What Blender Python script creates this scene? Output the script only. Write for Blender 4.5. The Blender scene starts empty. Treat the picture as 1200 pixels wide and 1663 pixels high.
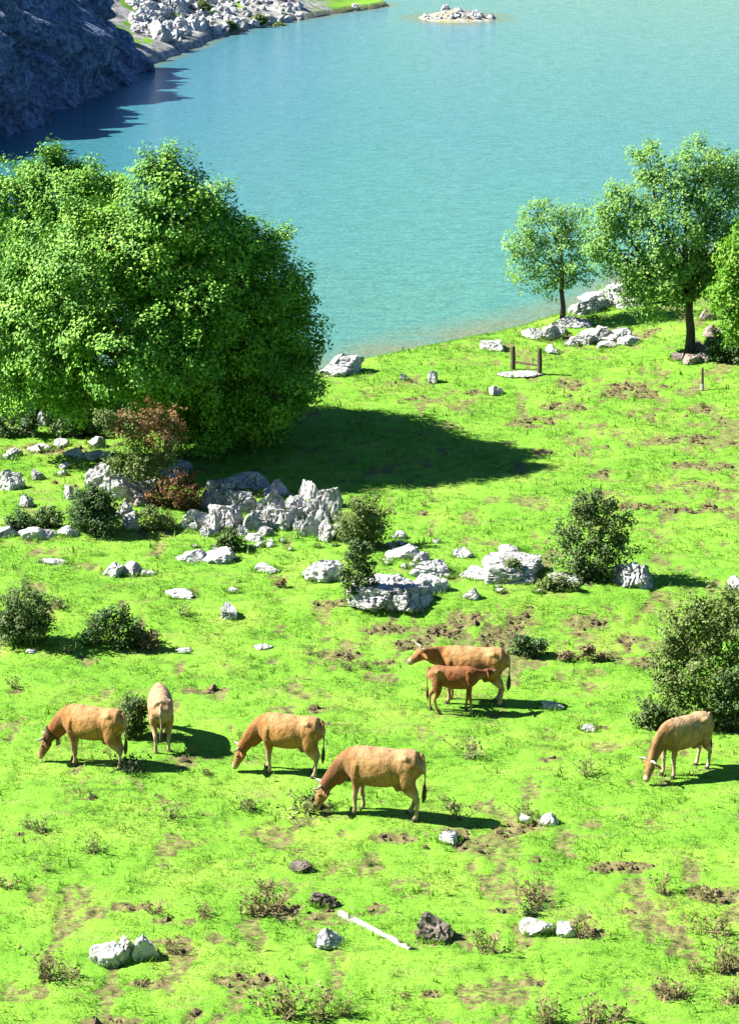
import bpy, bmesh, math, random
import numpy as np
from mathutils import Vector, Matrix, noise as mnoise, Euler

# ------------------------------------------------------------------ camera, sky, sun, exposure
scene = bpy.context.scene
COL = scene.collection
FPX = 4000.0                      # focal length in pixels of the 1200 px wide photograph
CAMZ = 21.0
PITCH = math.radians(16.6)
cam_data = bpy.data.cameras.new('camera')
cam_data.sensor_fit = 'HORIZONTAL'
cam_data.sensor_width = 36.0
cam_data.lens = 36.0 * FPX / 1200.0
cam_data.clip_start = 0.5
cam_data.clip_end = 9000.0
cam = bpy.data.objects.new('camera', cam_data)
COL.objects.link(cam)
cam.location = (0, 0, CAMZ)
cam.rotation_euler = (math.pi / 2 - PITCH, 0, 0)
scene.camera = cam

SUN_EL = math.radians(41.0)
SUN_AZ = math.radians(-6.5)       # light travels towards +x, turned a little towards +y
LDIR = Vector((math.cos(SUN_EL) * math.cos(SUN_AZ), math.cos(SUN_EL) * math.sin(SUN_AZ), -math.sin(SUN_EL)))
world = bpy.data.worlds.new('World')
scene.world = world
world.use_nodes = True
wn = world.node_tree.nodes
wl = world.node_tree.links
bg = wn['Background']
sky = wn.new('ShaderNodeTexSky')
sky.sky_type = 'NISHITA'
sky.sun_disc = False
sky.sun_elevation = SUN_EL
sky.sun_rotation = math.atan2(-LDIR.x, -LDIR.y)
sky.altitude = 1000
sky.air_density = 0.8
sky.dust_density = 0.0
sky.ozone_density = 10.0
wl.new(sky.outputs[0], bg.inputs[0])
bg.inputs[1].default_value = 0.05
sun_data = bpy.data.lights.new('sun', 'SUN')
sun_data.energy = 5.0
sun_data.angle = math.radians(0.5)
sun_data.color = (1.0, 0.955, 0.86)
sun = bpy.data.objects.new('sun', sun_data)
COL.objects.link(sun)
sun.rotation_euler = LDIR.to_track_quat('-Z', 'Y').to_euler()
sun.location = (-60, 20, 80)
vs = scene.view_settings
vs.view_transform = 'Standard'
vs.look = 'None'
vs.exposure = 1.9
vs.gamma = 1.0
vs.use_curve_mapping = False

# ------------------------------------------------------------------ noise and terrain functions
def _hash(ix, iy, seed):
    n = (ix.astype(np.int64) * 374761393 + iy.astype(np.int64) * 668265263 + seed * 974634777) & 0xFFFFFFFF
    n = ((n ^ (n >> 13)) * 1274126177) & 0xFFFFFFFF
    n = n ^ (n >> 16)
    return (n & 0xFFFFFF) / float(0xFFFFFF)

def vn(x, y, seed=0):
    x = np.asarray(x, dtype=float); y = np.asarray(y, dtype=float)
    ix = np.floor(x); iy = np.floor(y)
    fx = x - ix; fy = y - iy
    fx = fx * fx * (3 - 2 * fx); fy = fy * fy * (3 - 2 * fy)
    a = _hash(ix, iy, seed); b = _hash(ix + 1, iy, seed)
    c = _hash(ix, iy + 1, seed); d = _hash(ix + 1, iy + 1, seed)
    return (a * (1 - fx) + b * fx) * (1 - fy) + (c * (1 - fx) + d * fx) * fy

def fbm(x, y, seed=0, octv=4):
    s = 0; a = 0.5; t = 0
    for k in range(octv):
        s = s + a * vn(x * 2 ** k, y * 2 ** k, seed + k * 17); t += a; a *= 0.5
    return s / t

def sstep(a, b, v):
    t = np.clip((np.asarray(v, dtype=float) - a) / (b - a), 0, 1)
    return t * t * (3 - 2 * t)

SP, CP = math.sin(PITCH), math.cos(PITCH)
def ray(px, py):
    u = (px - 600) / FPX; v = (831.5 - py) / FPX
    return np.array((u, CP + v * SP, -SP + v * CP))
def on_plane(px, py, z):
    d = ray(px, py); t = (z - CAMZ) / d[2]
    return d[0] * t, d[1] * t

ZW = -0.5      # water level
near_px = [(-900, 640), (-300, 610), (0, 602), (300, 612), (470, 615), (525, 606), (560, 592), (600, 580), (700, 562), (800, 541), (870, 520),
           (930, 503), (975, 476), (1010, 452), (1080, 425), (1200, 402), (1500, 380), (2200, 350)]
_np = np.array([on_plane(a, b, ZW) for a, b in near_px])
def y_shore(x):
    return np.interp(x, _np[:, 0], _np[:, 1]) + (vn(np.asarray(x) / 1.3, np.asarray(x) * 0 + 3.3, 5) - 0.5) * 0.9
far_px = [(-60, 240), (0, 215), (60, 186), (150, 152), (215, 118), (262, 98), (300, 84), (345, 62), (400, 48), (480, 32), (560, 20), (640, 9)]
_fp = np.array([on_plane(a, b, ZW) for a, b in far_px])
_fy = np.concatenate(([100, 130], _fp[:, 1], [_fp[-1, 1] + 2.5, _fp[-1, 1] + 7, _fp[-1, 1] + 14, 300, 360, 420]))
_fx = np.concatenate(([-80, -34], _fp[:, 0], [_fp[-1, 0] - 0.5, _fp[-1, 0] - 6, -8, -20, -30, -40]))
def x_far(y):
    return np.interp(y, _fy, _fx) + (vn(np.asarray(y) / 2.0, np.asarray(y) * 0 + 1.7, 9) - 0.5) * 1.0

# trodden bare-earth patches (photo pixels: centre, half width, half height, strength)
PATCH = [(500,1480,70,20,1.),(1010,1396,52,9,1.25),(770,1340,66,13,1.),(640,1350,48,10,.95),(840,1330,30,10,1.),(830,1385,62,12,.75),(1165,1440,52,13,.95),
         (1110,1500,46,8,.9),(275,1530,42,16,1.),(255,1592,52,7,1.),(390,1585,52,11,1.2),(180,1655,62,8,1.),(950,1510,40,11,.9),(862,1591,22,6,1.1),
         (1170,1555,46,18,.9),(1090,1600,46,12,.75),(612,1466,22,9,1.),(705,1505,52,20,.8),(548,1532,34,13,.9),(212,1466,30,8,1.),(290,1490,50,9,.8),
         (680,1608,36,6,.8),(1160,1612,42,9,.9),(490,1137,46,8,.95),(332,1102,40,6,.75),(315,1218,44,6,.9),(850,1018,210,26,.82),(600,1052,95,16,.78),
         (700,1030,80,18,.84),(1010,640,85,13,.9),(930,662,62,8,.95),(858,688,42,10,1.),(1130,720,82,9,.9),(1150,765,64,8,.95),(1085,835,110,10,.88),
         (922,626,26,8,1.05),(540,986,42,4,1.),(690,652,34,5,.8),(1000,780,55,10,.7),(790,1365,50,9,.7),(350,1448,34,6,.75),(440,1475,30,8,.8),
         (1040,1062,90,9,.7),(300,742,50,8,.7),(90,735,60,10,.9),(120,790,40,8,.8),(640,1015,50,9,.8),(970,1165,40,6,.6),(900,1218,24,5,.9),
         (40,1342,22,5,.9),(660,625,40,6,.7),(740,1290,40,5,.6),(560,1570,60,7,.55),(120,1500,30,5,.5),(980,1545,50,8,.6),(690,835,26,4,.7),(620,690,30,3,.4),
         (985,560,90,14,.8),(760,640,30,5,.7),(600,640,40,8,.6),(1110,885,30,4,.5),(480,1005,40,4,.6),(20,1110,30,5,.7),(735,1565,60,6,.6),(1040,1470,30,7,.7),
         (835,1470,36,7,.7),(545,1160,20,4,.9),(150,1285,18,4,.9),(870,1090,20,3,.7),(440,1620,50,7,.6),(600,1590,40,5,.5),(1120,1280,30,4,.5),(1100,680,90,16,.72),(1000,720,70,14,.66),(900,740,70,12,.6),(1140,800,70,14,.75),(1000,830,60,10,.7),(820,780,50,8,.55),(780,1010,120,16,.85),(940,1030,100,18,.85),(560,1035,60,14,.8),(1130,1520,70,20,.6),(420,1465,60,16,.7),(900,1480,60,16,.7),(800,1600,60,8,.6),(330,1640,60,8,.6),(60,1600,60,12,.55),(760,1360,90,16,.7)]
_patch = []
for (px, py, rx, ry, st) in PATCH:
    cx, cy = on_plane(px, py, 0.1)
    x1, _ = on_plane(px + rx, py, 0.1)
    _, y1 = on_plane(px, py - ry, 0.1)
    _patch.append((cx, cy, x1 - cx, y1 - cy, st))

def dirt(x, y):
    x = np.asarray(x, dtype=float); y = np.asarray(y, dtype=float)
    m = np.zeros_like(x)
    for (cx, cy, rx, ry, st) in _patch:
        q = ((x - cx) / rx) ** 2 + ((y - cy) / ry) ** 2
        m = np.maximum(m, (st + 0.13) * np.clip(1.4 - q * 0.6, 0, 1.1))
    n = fbm(x * 2.6, y * 1.7, 31, 4)
    small = sstep(0.60, 0.74, fbm(x * 1.7 + 40, y * 0.9, 77, 4) + 0.075 * sstep(2, 8, x) * sstep(64, 75, y) + 0.08 * np.exp(-((y - 58.3) / 2.2) ** 2) * sstep(-3, 1, x) + 0.035 * sstep(50, 45, y)) * 0.7 * sstep(30, 40, y) * (y < 125)
    v = np.maximum(sstep(0.42, 0.78, m * 0.62 + (n - 0.5) * 1.15) * 0.85, small)
    return v

def base_h(x, y):
    h = (fbm(x / 9.0, y / 14.0, 3, 3) - 0.5) * 0.55 + (vn(x / 2.2, y / 2.2, 11) - 0.5) * 0.10
    wob = (vn(x / 5.0, y * 0 + 0.5, 21) - 0.5) * 2.0
    h = h + 0.35 * sstep(59.6, 61.6, y + wob - 0.12 * np.maximum(0, x - 3))
    h = h - 0.1
    h = h + 19.4 * sstep(29, -2, y)
    # gentle rise of the spit at the right
    h = h + 0.5 * np.exp(-(((x - 12.5) / 4.5) ** 2 + ((y - 95) / 9.0) ** 2))
    return h

def H(x, y):
    x = np.asarray(x, dtype=float); y = np.asarray(y, dtype=float)
    b = base_h(x, y)
    d = y_shore(x) - y
    prof = np.where(d > 0, ZW + 0.24 * d, ZW + np.maximum(0.13 * d, -4.0))
    k = 0.25
    hh = np.clip(0.5 + 0.5 * (prof - b) / k, 0, 1)
    land = prof * (1 - hh) + b * hh - k * hh * (1 - hh)
    F = x_far(y) - x
    slope = np.interp(y, [100, 190, 208, 222, 238, 300], [0.40, 0.40, 0.42, 0.36, 0.20, 0.22])
    far = ZW + np.where(F > 0, slope * np.minimum(F, 34) + 0.18 * np.maximum(F - 34, 0) * (F < 160) + 0.18 * 126 * (F >= 160) + 0.35 * sstep(0, 0.5, F), 0.5 * F)
    far = far + (F > 1) * (fbm(x / 7, y / 7, 51, 4) - 0.5) * np.clip(F, 0, 5) * 0.5
    G = y - (430 + 25 * (fbm(x / 60, y * 0, 8, 3) - 0.5))
    end = ZW + np.where(G > 0, 0.07 * np.minimum(G, 900), 0.2 * G) + (G > 0) * (fbm(x / 90, y / 90, 61, 4) - 0.5) * np.clip(G, 0, 100) * 0.25
    # islet
    isl = 1.1 - 0.55 * np.sqrt(((x - ISL[0]) / 2.2) ** 2 + ((y - ISL[1]) / 3.0) ** 2) + ZW - 0.2
    beyond = np.maximum(np.maximum(far, end), np.maximum(isl, -4.5))
    return np.where(y > 112, np.maximum(land, beyond), np.maximum(land, -4.5))
ISL = on_plane(742, 28, ZW)

def h1(x, y):
    return float(H(np.array([x]), np.array([y]))[0])

_ts = np.concatenate((np.linspace(30, 130, 900), np.linspace(130.3, 600, 700)))
def ground(px, py):
    d = ray(px, py)
    P = np.outer(_ts, d); P[:, 2] += CAMZ
    g = H(P[:, 0], P[:, 1])
    below = np.where(P[:, 2] < np.maximum(g, ZW - 0.6))[0]
    i = max(below[0], 1) if len(below) else len(_ts) - 1
    lo, hi = _ts[i - 1], _ts[i]
    for _ in range(10):
        m = (lo + hi) / 2
        if CAMZ + d[2] * m < max(h1(d[0] * m, d[1] * m), ZW - 0.6): hi = m
        else: lo = m
    x, y = d[0] * hi, d[1] * hi
    return Vector((x, y, h1(x, y)))
def scale_at(p):
    return FPX / (p[1] * CP - (p[2] - CAMZ) * SP)

# ------------------------------------------------------------------ helpers
def link(o, parent=None):
    COL.objects.link(o)
    if parent is not None: o.parent = parent
    return o
def tag(o, label=None, cat=None, group=None, kind=None):
    if label: o['label'] = label
    if cat: o['category'] = cat
    if group: o['group'] = group
    if kind: o['kind'] = kind
    return o
def empty(name, loc, rz=0.0, sc=1.0):
    o = bpy.data.objects.new(name, None); link(o)
    o.location = loc; o.rotation_euler = (0, 0, rz); o.scale = (sc, sc, sc)
    o.empty_display_size = 0.3
    return o
def np_mesh(name, V, F, mat, attrs=None, smooth=False):
    """V (n,3) floats, F (m,k) ints with k = 3 or 4"""
    me = bpy.data.meshes.new(name)
    V = np.asarray(V, dtype=np.float32); F = np.asarray(F, dtype=np.int32)
    me.vertices.add(len(V)); me.vertices.foreach_set('co', V.ravel())
    k = F.shape[1]
    me.loops.add(F.size); me.loops.foreach_set('vertex_index', F.ravel())
    me.polygons.add(len(F))
    me.polygons.foreach_set('loop_start', np.arange(0, F.size, k, dtype=np.int32))
    try: me.polygons.foreach_set('loop_total', np.full(len(F), k, dtype=np.int32))
    except Exception: pass
    me.polygons.foreach_set('use_smooth', np.full(len(F), smooth, dtype=bool))
    for an, av in (attrs or {}).items():
        a = me.attributes.new(an, 'FLOAT', 'POINT'); a.data.foreach_set('value', np.asarray(av, dtype=np.float32))
    me.update(calc_edges=True)
    me.materials.append(mat)
    return me
def bm_mesh(name, bm, mat, smooth=False):
    me = bpy.data.meshes.new(name)
    bmesh.ops.recalc_face_normals(bm, faces=bm.faces)
    if smooth:
        for f in bm.faces: f.smooth = True
    bm.to_mesh(me); bm.free()
    me.materials.append(mat)
    return me
def mobj(name, me, parent=None, loc=None):
    o = bpy.data.objects.new(name, me); link(o, parent)
    if loc is not None: o.location = loc
    return o

def tube(bm, pts, n=10, side_ref=(0, 1, 0), cap=True):
    """pts: (x,y,z, r_other, r_side); loft of elliptical rings"""
    P = [Vector(p[:3]) for p in pts]
    rings = []
    for i, p in enumerate(pts):
        t = (P[min(i + 1, len(P) - 1)] - P[max(i - 1, 0)])
        if t.length < 1e-9: t = Vector((0, 0, 1))
        t.normalize()
        s = Vector(side_ref) - t * Vector(side_ref).dot(t)
        if s.length < 1e-3: s = Vector((1, 0, 0)) - t * t.x
        s.normalize(); o = t.cross(s)
        rv = p[3]; rs = p[4] if len(p) > 4 else p[3]
        rings.append([bm.verts.new(P[i] + o * (rv * math.sin(2 * math.pi * k / n)) + s * (rs * math.cos(2 * math.pi * k / n))) for k in range(n)])
    for a, b in zip(rings, rings[1:]):
        for k in range(n):
            bm.faces.new((a[k], a[(k + 1) % n], b[(k + 1) % n], b[k]))
    if cap:
        bm.faces.new(list(reversed(rings[0]))); bm.faces.new(rings[-1])

# ------------------------------------------------------------------ materials
class MB:
    def __init__(s, name, rough=0.8, spec=0.3):
        s.m = bpy.data.materials.new(name); s.m.use_nodes = True
        s.nt = s.m.node_tree; s.b = s.nt.nodes['Principled BSDF']
        s.b.inputs['Roughness'].default_value = rough
        s.b.inputs['Specular IOR Level'].default_value = spec
    def node(s, t, **kw):
        n = s.nt.nodes.new(t)
        for k, v in kw.items(): setattr(n, k, v)
        return n
    def link(s, a, b): s.nt.links.new(a, b)
    def pos(s):
        return s.node('ShaderNodeNewGeometry').outputs['Position']
    def objc(s):
        return s.node('ShaderNodeTexCoord').outputs['Object']
    def noise(s, vec, scale, detail=4, rough=0.55, stretch=None):
        if stretch:
            mp = s.node('ShaderNodeMapping'); mp.inputs['Scale'].default_value = stretch
            s.link(vec, mp.inputs['Vector']); vec = mp.outputs[0]
        n = s.node('ShaderNodeTexNoise'); n.inputs['Scale'].default_value = scale
        n.inputs['Detail'].default_value = detail; n.inputs['Roughness'].default_value = rough
        s.link(vec, n.inputs['Vector']); return n.outputs['Fac']
    def ramp(s, fac, stops):
        r = s.node('ShaderNodeValToRGB'); e = r.color_ramp.elements
        while len(e) < len(stops): e.new(0.5)
        for q, (p, c) in zip(e, stops): q.position = p; q.color = (*c, 1) if len(c) == 3 else c
        s.link(fac, r.inputs[0]); return r.outputs[0]
    def attr(s, name, out='Fac'):
        a = s.node('ShaderNodeAttribute'); a.attribute_name = name; return a.outputs[out]
    def mix(s, fac, a, b, mode='MIX'):
        n = s.node('ShaderNodeMix', data_type='RGBA', blend_type=mode)
        if isinstance(fac, (int, float)): n.inputs[0].default_value = fac
        else: s.link(fac, n.inputs[0])
        for v, i in ((a, 6), (b, 7)):
            if isinstance(v, tuple): n.inputs[i].default_value = (*v, 1)
            else: s.link(v, n.inputs[i])
        return n.outputs[2]
    def math(s, op, a, b=0.0, clamp=False):
        n = s.node('ShaderNodeMath', operation=op, use_clamp=clamp)
        for v, i in ((a, 0), (b, 1)):
            if isinstance(v, (int, float)): n.inputs[i].default_value = v
            else: s.link(v, n.inputs[i])
        return n.outputs[0]
    def col(s, c): s.link(c, s.b.inputs['Base Color'])
    def bump(s, h, strength, dist):
        n = s.node('ShaderNodeBump'); n.inputs['Strength'].default_value = strength; n.inputs['Distance'].default_value = dist
        s.link(h, n.inputs['Height']); s.link(n.outputs[0], s.b.inputs['Normal'])
    def translucent(s, color, fac):
        t = s.node('ShaderNodeBsdfTranslucent'); s.link(color, t.inputs[0])
        mx = s.node('ShaderNodeMixShader'); mx.inputs[0].default_value = fac
        out = s.nt.nodes['Material Output']
        s.link(s.b.outputs[0], mx.inputs[1]); s.link(t.outputs[0], mx.inputs[2]); s.link(mx.outputs[0], out.inputs[0])

G_BRIGHT, G_MID, G_DEEP, G_YEL = (0.150, 0.310, 0.030), (0.118, 0.275, 0.024), (0.058, 0.150, 0.016), (0.208, 0.318, 0.046)
def grass_color(m, p):
    n1 = m.noise(p, 0.45, 5, 0.6, stretch=(0.8, 1.0, 1))
    n2 = m.noise(p, 2.4, 4, 0.65, stretch=(0.6, 1.2, 1))
    c = m.ramp(n1, [(0.36, G_MID), (0.52, G_BRIGHT), (0.68, G_YEL)])
    f = m.ramp(n2, [(0.28, (0.95, 0.95, 0.95)), (0.43, (0.18, 0.18, 0.18)), (0.52, (0, 0, 0))])
    c = m.mix(f, c, G_DEEP)
    n3 = m.noise(p, 1.1, 5, 0.7, stretch=(0.6, 1.5, 1))
    f3 = m.ramp(n3, [(0.55, (0, 0, 0)), (0.68, (0.65, 0.65, 0.65))])
    return m.mix(f3, c, (0.185, 0.195, 0.060))

m = MB('meadow_ground', 0.95, 0.1)
p = m.pos()
gc = grass_color(m, p)
fine = m.noise(p, 14, 3, 0.7)
gc = m.mix(m.ramp(fine, [(0.28, (1, 1, 1)), (0.46, (0, 0, 0))]), gc, (0.07, 0.19, 0.014))
soil = m.ramp(m.noise(p, 5.5, 5, 0.7), [(0.30, (0.020, 0.018, 0.012)), (0.42, (0.075, 0.056, 0.030)), (0.52, (0.145, 0.112, 0.058)), (0.64, (0.205, 0.160, 0.080)), (0.78, (0.14, 0.18, 0.045))])
brk = m.math('MULTIPLY', m.math('SUBTRACT', m.noise(p, 9.0, 5, 0.8, stretch=(0.55, 1.3, 1)), 0.5), 3.6)
df = m.math('ADD', m.attr('dirt'), brk)
c = m.mix(m.ramp(df, [(0.36, (0, 0, 0)), (0.68, (0.9, 0.9, 0.9))]), gc, soil)
mud = m.ramp(m.noise(p, 3.0, 4), [(0.3, (0.16, 0.15, 0.085)), (0.6, (0.27, 0.24, 0.15)), (0.8, (0.17, 0.20, 0.08))])
c = m.mix(m.attr('shore'), c, mud)
scree = m.ramp(m.noise(p, 1.6, 6, 0.8), [(0.36, (0.05, 0.055, 0.05)), (0.48, (0.22, 0.22, 0.21)), (0.62, (0.42, 0.42, 0.41))])
c = m.mix(m.attr('scree'), c, scree)
m.col(c)
bh = m.math('ADD', m.noise(p, 9, 5, 0.7), m.math('MULTIPLY', m.noise(p, 30, 3, 0.6), 0.6))
m.bump(bh, 0.55, 0.06)
M_GROUND = m.m

m = MB('grass_blade', 0.7, 0.15)
c = grass_color(m, m.pos())
r = m.attr('rnd')
c = m.mix(m.ramp(r, [(0.0, (0.35, 0.35, 0.35)), (0.2, (0, 0, 0))]), c, (0.06, 0.175, 0.012))
c = m.mix(m.ramp(r, [(0.86, (0, 0, 0)), (1.0, (0.8, 0.8, 0.8))]), c, (0.28, 0.36, 0.05))
m.col(c); m.translucent(c, 0.35)
M_BLADE = m.m

m = MB('lake_water', 0.17, 0.4)
m.b.inputs['IOR'].default_value = 1.33
p = m.pos()
sep = m.node('ShaderNodeSeparateXYZ'); m.link(p, sep.inputs[0])
dep = m.math('DIVIDE', m.math('SUBTRACT', sep.outputs[1], 90.0), 190.0, True)
big = m.math('MULTIPLY', m.math('SUBTRACT', m.noise(p, 0.02, 3), 0.5), 0.35)
dep = m.math('ADD', m.math('ADD', dep, big), m.math('MULTIPLY', sep.outputs[0], 0.006))
wc = m.ramp(dep, [(0.0, (0.074, 0.198, 0.150)), (0.14, (0.064, 0.202, 0.188)), (0.38, (0.066, 0.190, 0.215)), (0.75, (0.105, 0.215, 0.225)), (1.0, (0.128, 0.225, 0.222))])
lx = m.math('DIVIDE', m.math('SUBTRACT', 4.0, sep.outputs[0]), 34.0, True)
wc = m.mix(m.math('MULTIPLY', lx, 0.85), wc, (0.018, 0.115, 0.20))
fl = m.noise(p, 1.6, 3, 0.6, stretch=(0.5, 1.6, 1))
wc = m.mix(m.ramp(fl, [(0.35, (0.6, 0.6, 0.6)), (0.6, (0, 0, 0))]), wc, (0.03, 0.125, 0.12))
sf = m.math('MULTIPLY', m.attr('shallow'), m.ramp(m.noise(p, 0.35, 4, 0.6, stretch=(0.6, 1.4, 1)), [(0.3, (0.35, 0.35, 0.35)), (0.6, (0.95, 0.95, 0.95))]))
wc = m.mix(sf, wc, (0.135, 0.150, 0.085))
m.col(wc)
rip = m.math('ADD', m.noise(p, 1.9, 3, 0.6, stretch=(0.6, 1.5, 1)), m.math('MULTIPLY', m.noise(p, 5.5, 2, 0.6, stretch=(0.7, 1.3, 1)), 0.45))
m.bump(rip, 0.8, 0.22)
M_WATER = m.m

def limestone(name, lo, mid, hi, stain, warm=0.0):
    m = MB(name, 0.9, 0.15)
    p = m.pos()
    n = m.noise(p, 2.3, 6, 0.7)
    c = m.ramp(n, [(0.25, lo), (0.45, mid), (0.62, hi)])
    v = m.node('ShaderNodeTexVoronoi'); v.feature = 'DISTANCE_TO_EDGE'; v.inputs['Scale'].default_value = 1.7
    wv = m.node('ShaderNodeVectorMath', operation='ADD'); m.link(p, wv.inputs[0])
    nz = m.node('ShaderNodeTexNoise'); nz.inputs['Scale'].default_value = 1.5; m.link(p, nz.inputs['Vector']); m.link(nz.outputs['Color'], wv.inputs[1])
    m.link(wv.outputs[0], v.inputs['Vector'])
    crack = m.ramp(v.outputs['Distance'], [(0.0, (1, 1, 1)), (0.05, (0, 0, 0))])
    c = m.mix(m.math('MULTIPLY', crack, 0.7), c, stain)
    li = m.ramp(m.noise(p, 6.5, 4, 0.7), [(0.60, (0, 0, 0)), (0.70, (0.8, 0.8, 0.8))])
    c = m.mix(li, c, stain)
    m.col(c)
    h = m.math('ADD', m.noise(p, 5.0, 6, 0.75), m.math('MULTIPLY', m.ramp(v.outputs['Distance'], [(0, (0, 0, 0)), (0.10, (1, 1, 1))]), 0.4))
    m.bump(h, 0.6, 0.09)
    return m.m
M_ROCK = limestone('limestone', (0.19, 0.19, 0.195), (0.33, 0.33, 0.328), (0.42, 0.415, 0.405), (0.06, 0.058, 0.055))
M_ROCK_PALE = limestone('pale_limestone', (0.27, 0.27, 0.275), (0.42, 0.42, 0.415), (0.50, 0.495, 0.485), (0.11, 0.105, 0.10))
M_ROCK_DARK = limestone('dark_rock', (0.05, 0.04, 0.038), (0.11, 0.09, 0.08), (0.19, 0.16, 0.14), (0.04, 0.035, 0.03))
M_ROCK_PINK = limestone('pinkish_rock', (0.16, 0.115, 0.11), (0.25, 0.195, 0.18), (0.32, 0.26, 0.24), (0.07, 0.05, 0.045))
M_CLIFF = limestone('shade_blue_cliff_rock', (0.024, 0.038, 0.075), (0.078, 0.11, 0.185), (0.20, 0.245, 0.35), (0.008, 0.015, 0.018))  # blue of the shaded face is painted into the rock colour

def leaf_mat(name, lo, mid, hi, tr=0.38):
    m = MB(name, 0.55, 0.25)
    r = m.attr('rnd')
    c = m.ramp(r, [(0.0, lo), (0.5, mid), (1.0, hi)])
    big = m.noise(m.pos(), 0.9, 2)
    c = m.mix(m.ramp(big, [(0.35, (0.45, 0.45, 0.45)), (0.6, (0, 0, 0))]), c, lo)
    m.col(c); m.translucent(c, tr)
    return m.m
M_LEAF_ASH = leaf_mat('ash_leaf', (0.048, 0.150, 0.014), (0.145, 0.335, 0.026), (0.275, 0.47, 0.050), 0.13)
M_LEAF_PALE = leaf_mat('pale_leaf', (0.095, 0.215, 0.040), (0.195, 0.37, 0.075), (0.31, 0.49, 0.13), 0.36)
M_LEAF_LIME = leaf_mat('lime_leaf', (0.07, 0.21, 0.012), (0.135, 0.31, 0.016), (0.20, 0.37, 0.025), 0.32)
M_LEAF_BUSH = leaf_mat('bush_leaf', (0.034, 0.072, 0.018), (0.085, 0.150, 0.036), (0.18, 0.245, 0.095), 0.28)
M_LEAF_OLIVE = leaf_mat('olive_leaf', (0.06, 0.10, 0.022), (0.135, 0.20, 0.045), (0.24, 0.28, 0.10), 0.3)
M_LEAF_DARK = leaf_mat('dark_leaf', (0.022, 0.055, 0.015), (0.06, 0.13, 0.03), (0.13, 0.205, 0.075), 0.25)
M_LEAF_RED = leaf_mat('rust_leaf', (0.12, 0.050, 0.024), (0.22, 0.105, 0.040), (0.23, 0.20, 0.07), 0.3)
M_LEAF_DRY = leaf_mat('dry_leaf', (0.10, 0.075, 0.035), (0.19, 0.15, 0.07), (0.27, 0.25, 0.11), 0.2)

def simple(name, a, b, scale, rough=0.8, bump=0.3, bd=0.02, stretch=None, spec=0.25):
    m = MB(name, rough, spec); p = m.objc()
    n = m.noise(p, scale, 5, 0.65, stretch)
    m.col(m.ramp(n, [(0.3, a), (0.7, b)])); m.bump(n, bump, bd); return m.m
M_BARK = simple('bark', (0.035, 0.028, 0.022), (0.12, 0.10, 0.08), 6, 0.95, 0.8, 0.05, (3, 3, 0.6))
M_TWIG = simple('twig', (0.07, 0.05, 0.03), (0.20, 0.15, 0.09), 12)
M_TWIG_GREEN = simple('green_twig', (0.03, 0.07, 0.02), (0.10, 0.16, 0.05), 12)
M_WOOD = simple('weathered_wood', (0.045, 0.033, 0.024), (0.14, 0.10, 0.07), 9, 0.9, 0.6, 0.02, (4, 4, 0.5))
M_PLANK = simple('bleached_wood', (0.20, 0.185, 0.16), (0.46, 0.44, 0.41), 5, 0.8, 0.4, 0.01, (0.5, 5, 5))
M_HORN = simple('horn', (0.32, 0.28, 0.22), (0.45, 0.41, 0.34), 20, 0.45, 0.1, 0.005)
M_HOOF = simple('hoof', (0.03, 0.025, 0.02), (0.08, 0.065, 0.05), 20, 0.6)
M_EYE = simple('eye', (0.005, 0.004, 0.004), (0.012, 0.01, 0.008), 10, 0.15, 0.0)
M_COLLAR = simple('leather', (0.03, 0.02, 0.015), (0.07, 0.045, 0.03), 14, 0.6)
M_BELL = simple('dull_metal', (0.10, 0.075, 0.045), (0.20, 0.15, 0.09), 14, 0.45)
M_TUFT = simple('tail_hair', (0.03, 0.022, 0.015), (0.11, 0.075, 0.045), 25, 0.9, 0.6, 0.02, (4, 4, 0.4))
def coat_mat(name):
    m = MB(name, 0.75, 0.2)
    c = m.attr('coat', 'Color')
    n = m.noise(m.objc(), 7, 5, 0.65)
    c = m.mix(m.ramp(n, [(0.32, (0.7, 0.7, 0.7)), (0.56, (0, 0, 0))]), c, (0.11, 0.042, 0.012))
    n2 = m.noise(m.objc(), 2.6, 3, 0.5)
    c = m.mix(m.ramp(n2, [(0.48, (0, 0, 0)), (0.68, (0.28, 0.28, 0.28))]), c, (0.43, 0.27, 0.115))
    m.col(c)
    m.bump(m.math('ADD', m.noise(m.objc(), 5.5, 4, 0.6, (1.0, 1, 0.8)), m.math('MULTIPLY', m.noise(m.objc(), 40, 3, 0.6, (1, 1, 0.4)), 0.15)), 0.75, 0.06)
    m.b.inputs['Sheen Weight'].default_value = 0.08
    return m.m
M_COAT = coat_mat('cattle_coat')

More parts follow.
